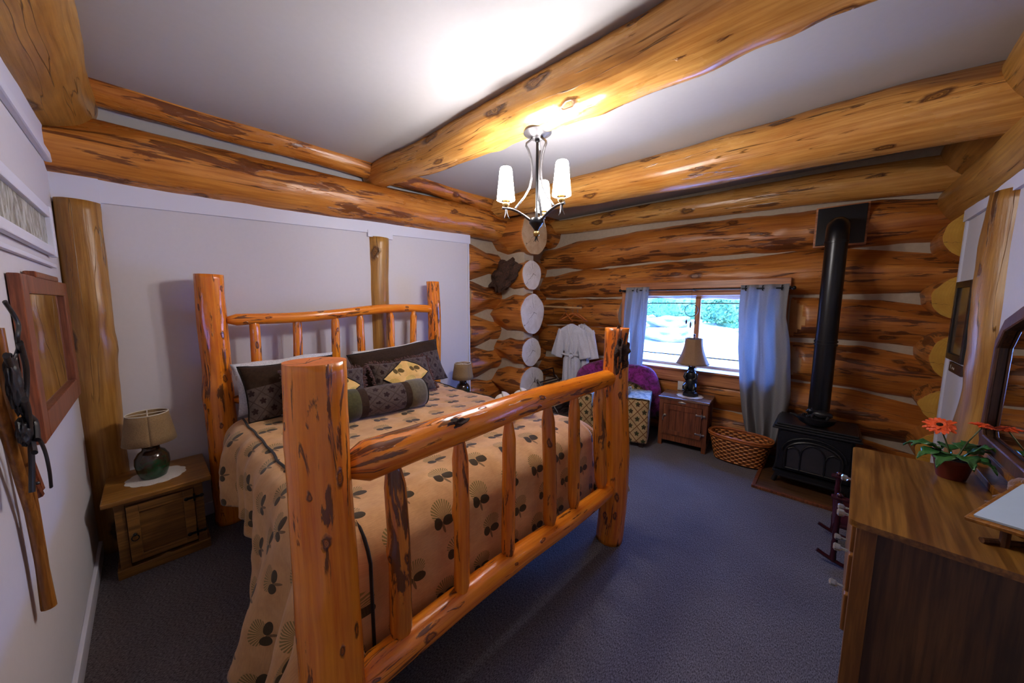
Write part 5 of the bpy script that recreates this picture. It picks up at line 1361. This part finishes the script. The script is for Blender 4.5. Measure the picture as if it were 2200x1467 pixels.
# =================================================================== OUTSIDE
def gz(y): return .25+(y-5)*.062
b = new()
n = 40
def gp_(u, v):
    x = -30+60*u; y = 5.35+30*v
    return (x, y, gz(y)+.12*NZ.noise(V((x*.4, y*.4, 0)))*min(1, v*6)+(.8*max(0, (-8-x)/10) if True else 0))
b.free()
o = grid_obj('ground', gp_, 80, 50, MT['ground'], None); tag(o, 'bright dry ground rising behind the window', kind='structure')
rnd = random.Random(11)
def bush(x, y, rx, rz_, lab, n):
    bm = new()
    tb = thing('bush', (x, y, gz(y)), lab, 'shrub', 'shrubs outside the window')
    vs = []; fs = []
    for k in range(n):
        a = rnd.uniform(0, 2*pi); e = rnd.uniform(-.2, 1)*pi/2; r = rnd.uniform(.82, 1.02)
        c = V((cos(a)*cos(e)*rx*r, sin(a)*cos(e)*rx*.6*r, max(.0, sin(e))*rz_*r+.15))
        c *= 1+.18*NZ.noise(c*1.3)
        d = V((rnd.uniform(-1, 1), rnd.uniform(-1, 1), rnd.uniform(-.2, 1))).normalized(); q = d.cross(V((rnd.uniform(-1, 1), rnd.uniform(-1, 1), rnd.uniform(-1, 1)))).normalized(); s = rnd.uniform(.05, .10)
        i0 = len(vs); vs += [c, c+d*s+q*s*.5, c+d*s*1.9, c+d*s-q*s*.5]; fs.append((i0, i0+1, i0+2, i0+3))
    me = bpy.data.meshes.new('foliage'); me.from_pydata(vs, [], fs); o = fin('foliage', me, MT['bush'], tb, False, False)
    b = new(); ball(b, (0, 0, rz_*.35), 1, (rx*.8, rx*.5, rz_*.62), 3, .2, 3); bo('inner_mass', b, MT['bush'], tb, world=False)
bush(-.9, 13.5, 1.35, 1.35, 'rounded shrub seen through the right pane', 5200)
bush(-2.5, 15.0, 1.1, 1.5, 'shrub behind the mullion of the window', 3600)
bush(-5.2, 17.5, 1.9, 1.8, 'shrub seen through the left pane above the boulders', 3600)
bush(1.2, 15.0, 1.4, 1.5, 'shrub partly hidden by the right curtain', 3000)
bush(-9.2, 19.5, 1.8, 1.8, 'leftmost shrub seen past the left curtain', 2600)
for k, (x, y, r, lab) in enumerate(((-3.6, 10.8, .6, 'pale boulder on the slope left of the dreamcatcher'), (-5.6, 12.4, .7, 'low boulder at the left edge of the view outside'), (-4.6, 14.2, .7, 'boulder farther up the slope'))):
    b = new(); ball(b, (0, 0, 0), r, (1.3, .9, .42), 4, .4, 1.6)
    for v in b.verts: v.co += V((x, y, gz(y)+.10))
    tag(bo('boulder', b, MT['rock'], loc=(x, y, gz(y))), lab, 'boulder', 'boulders outside')
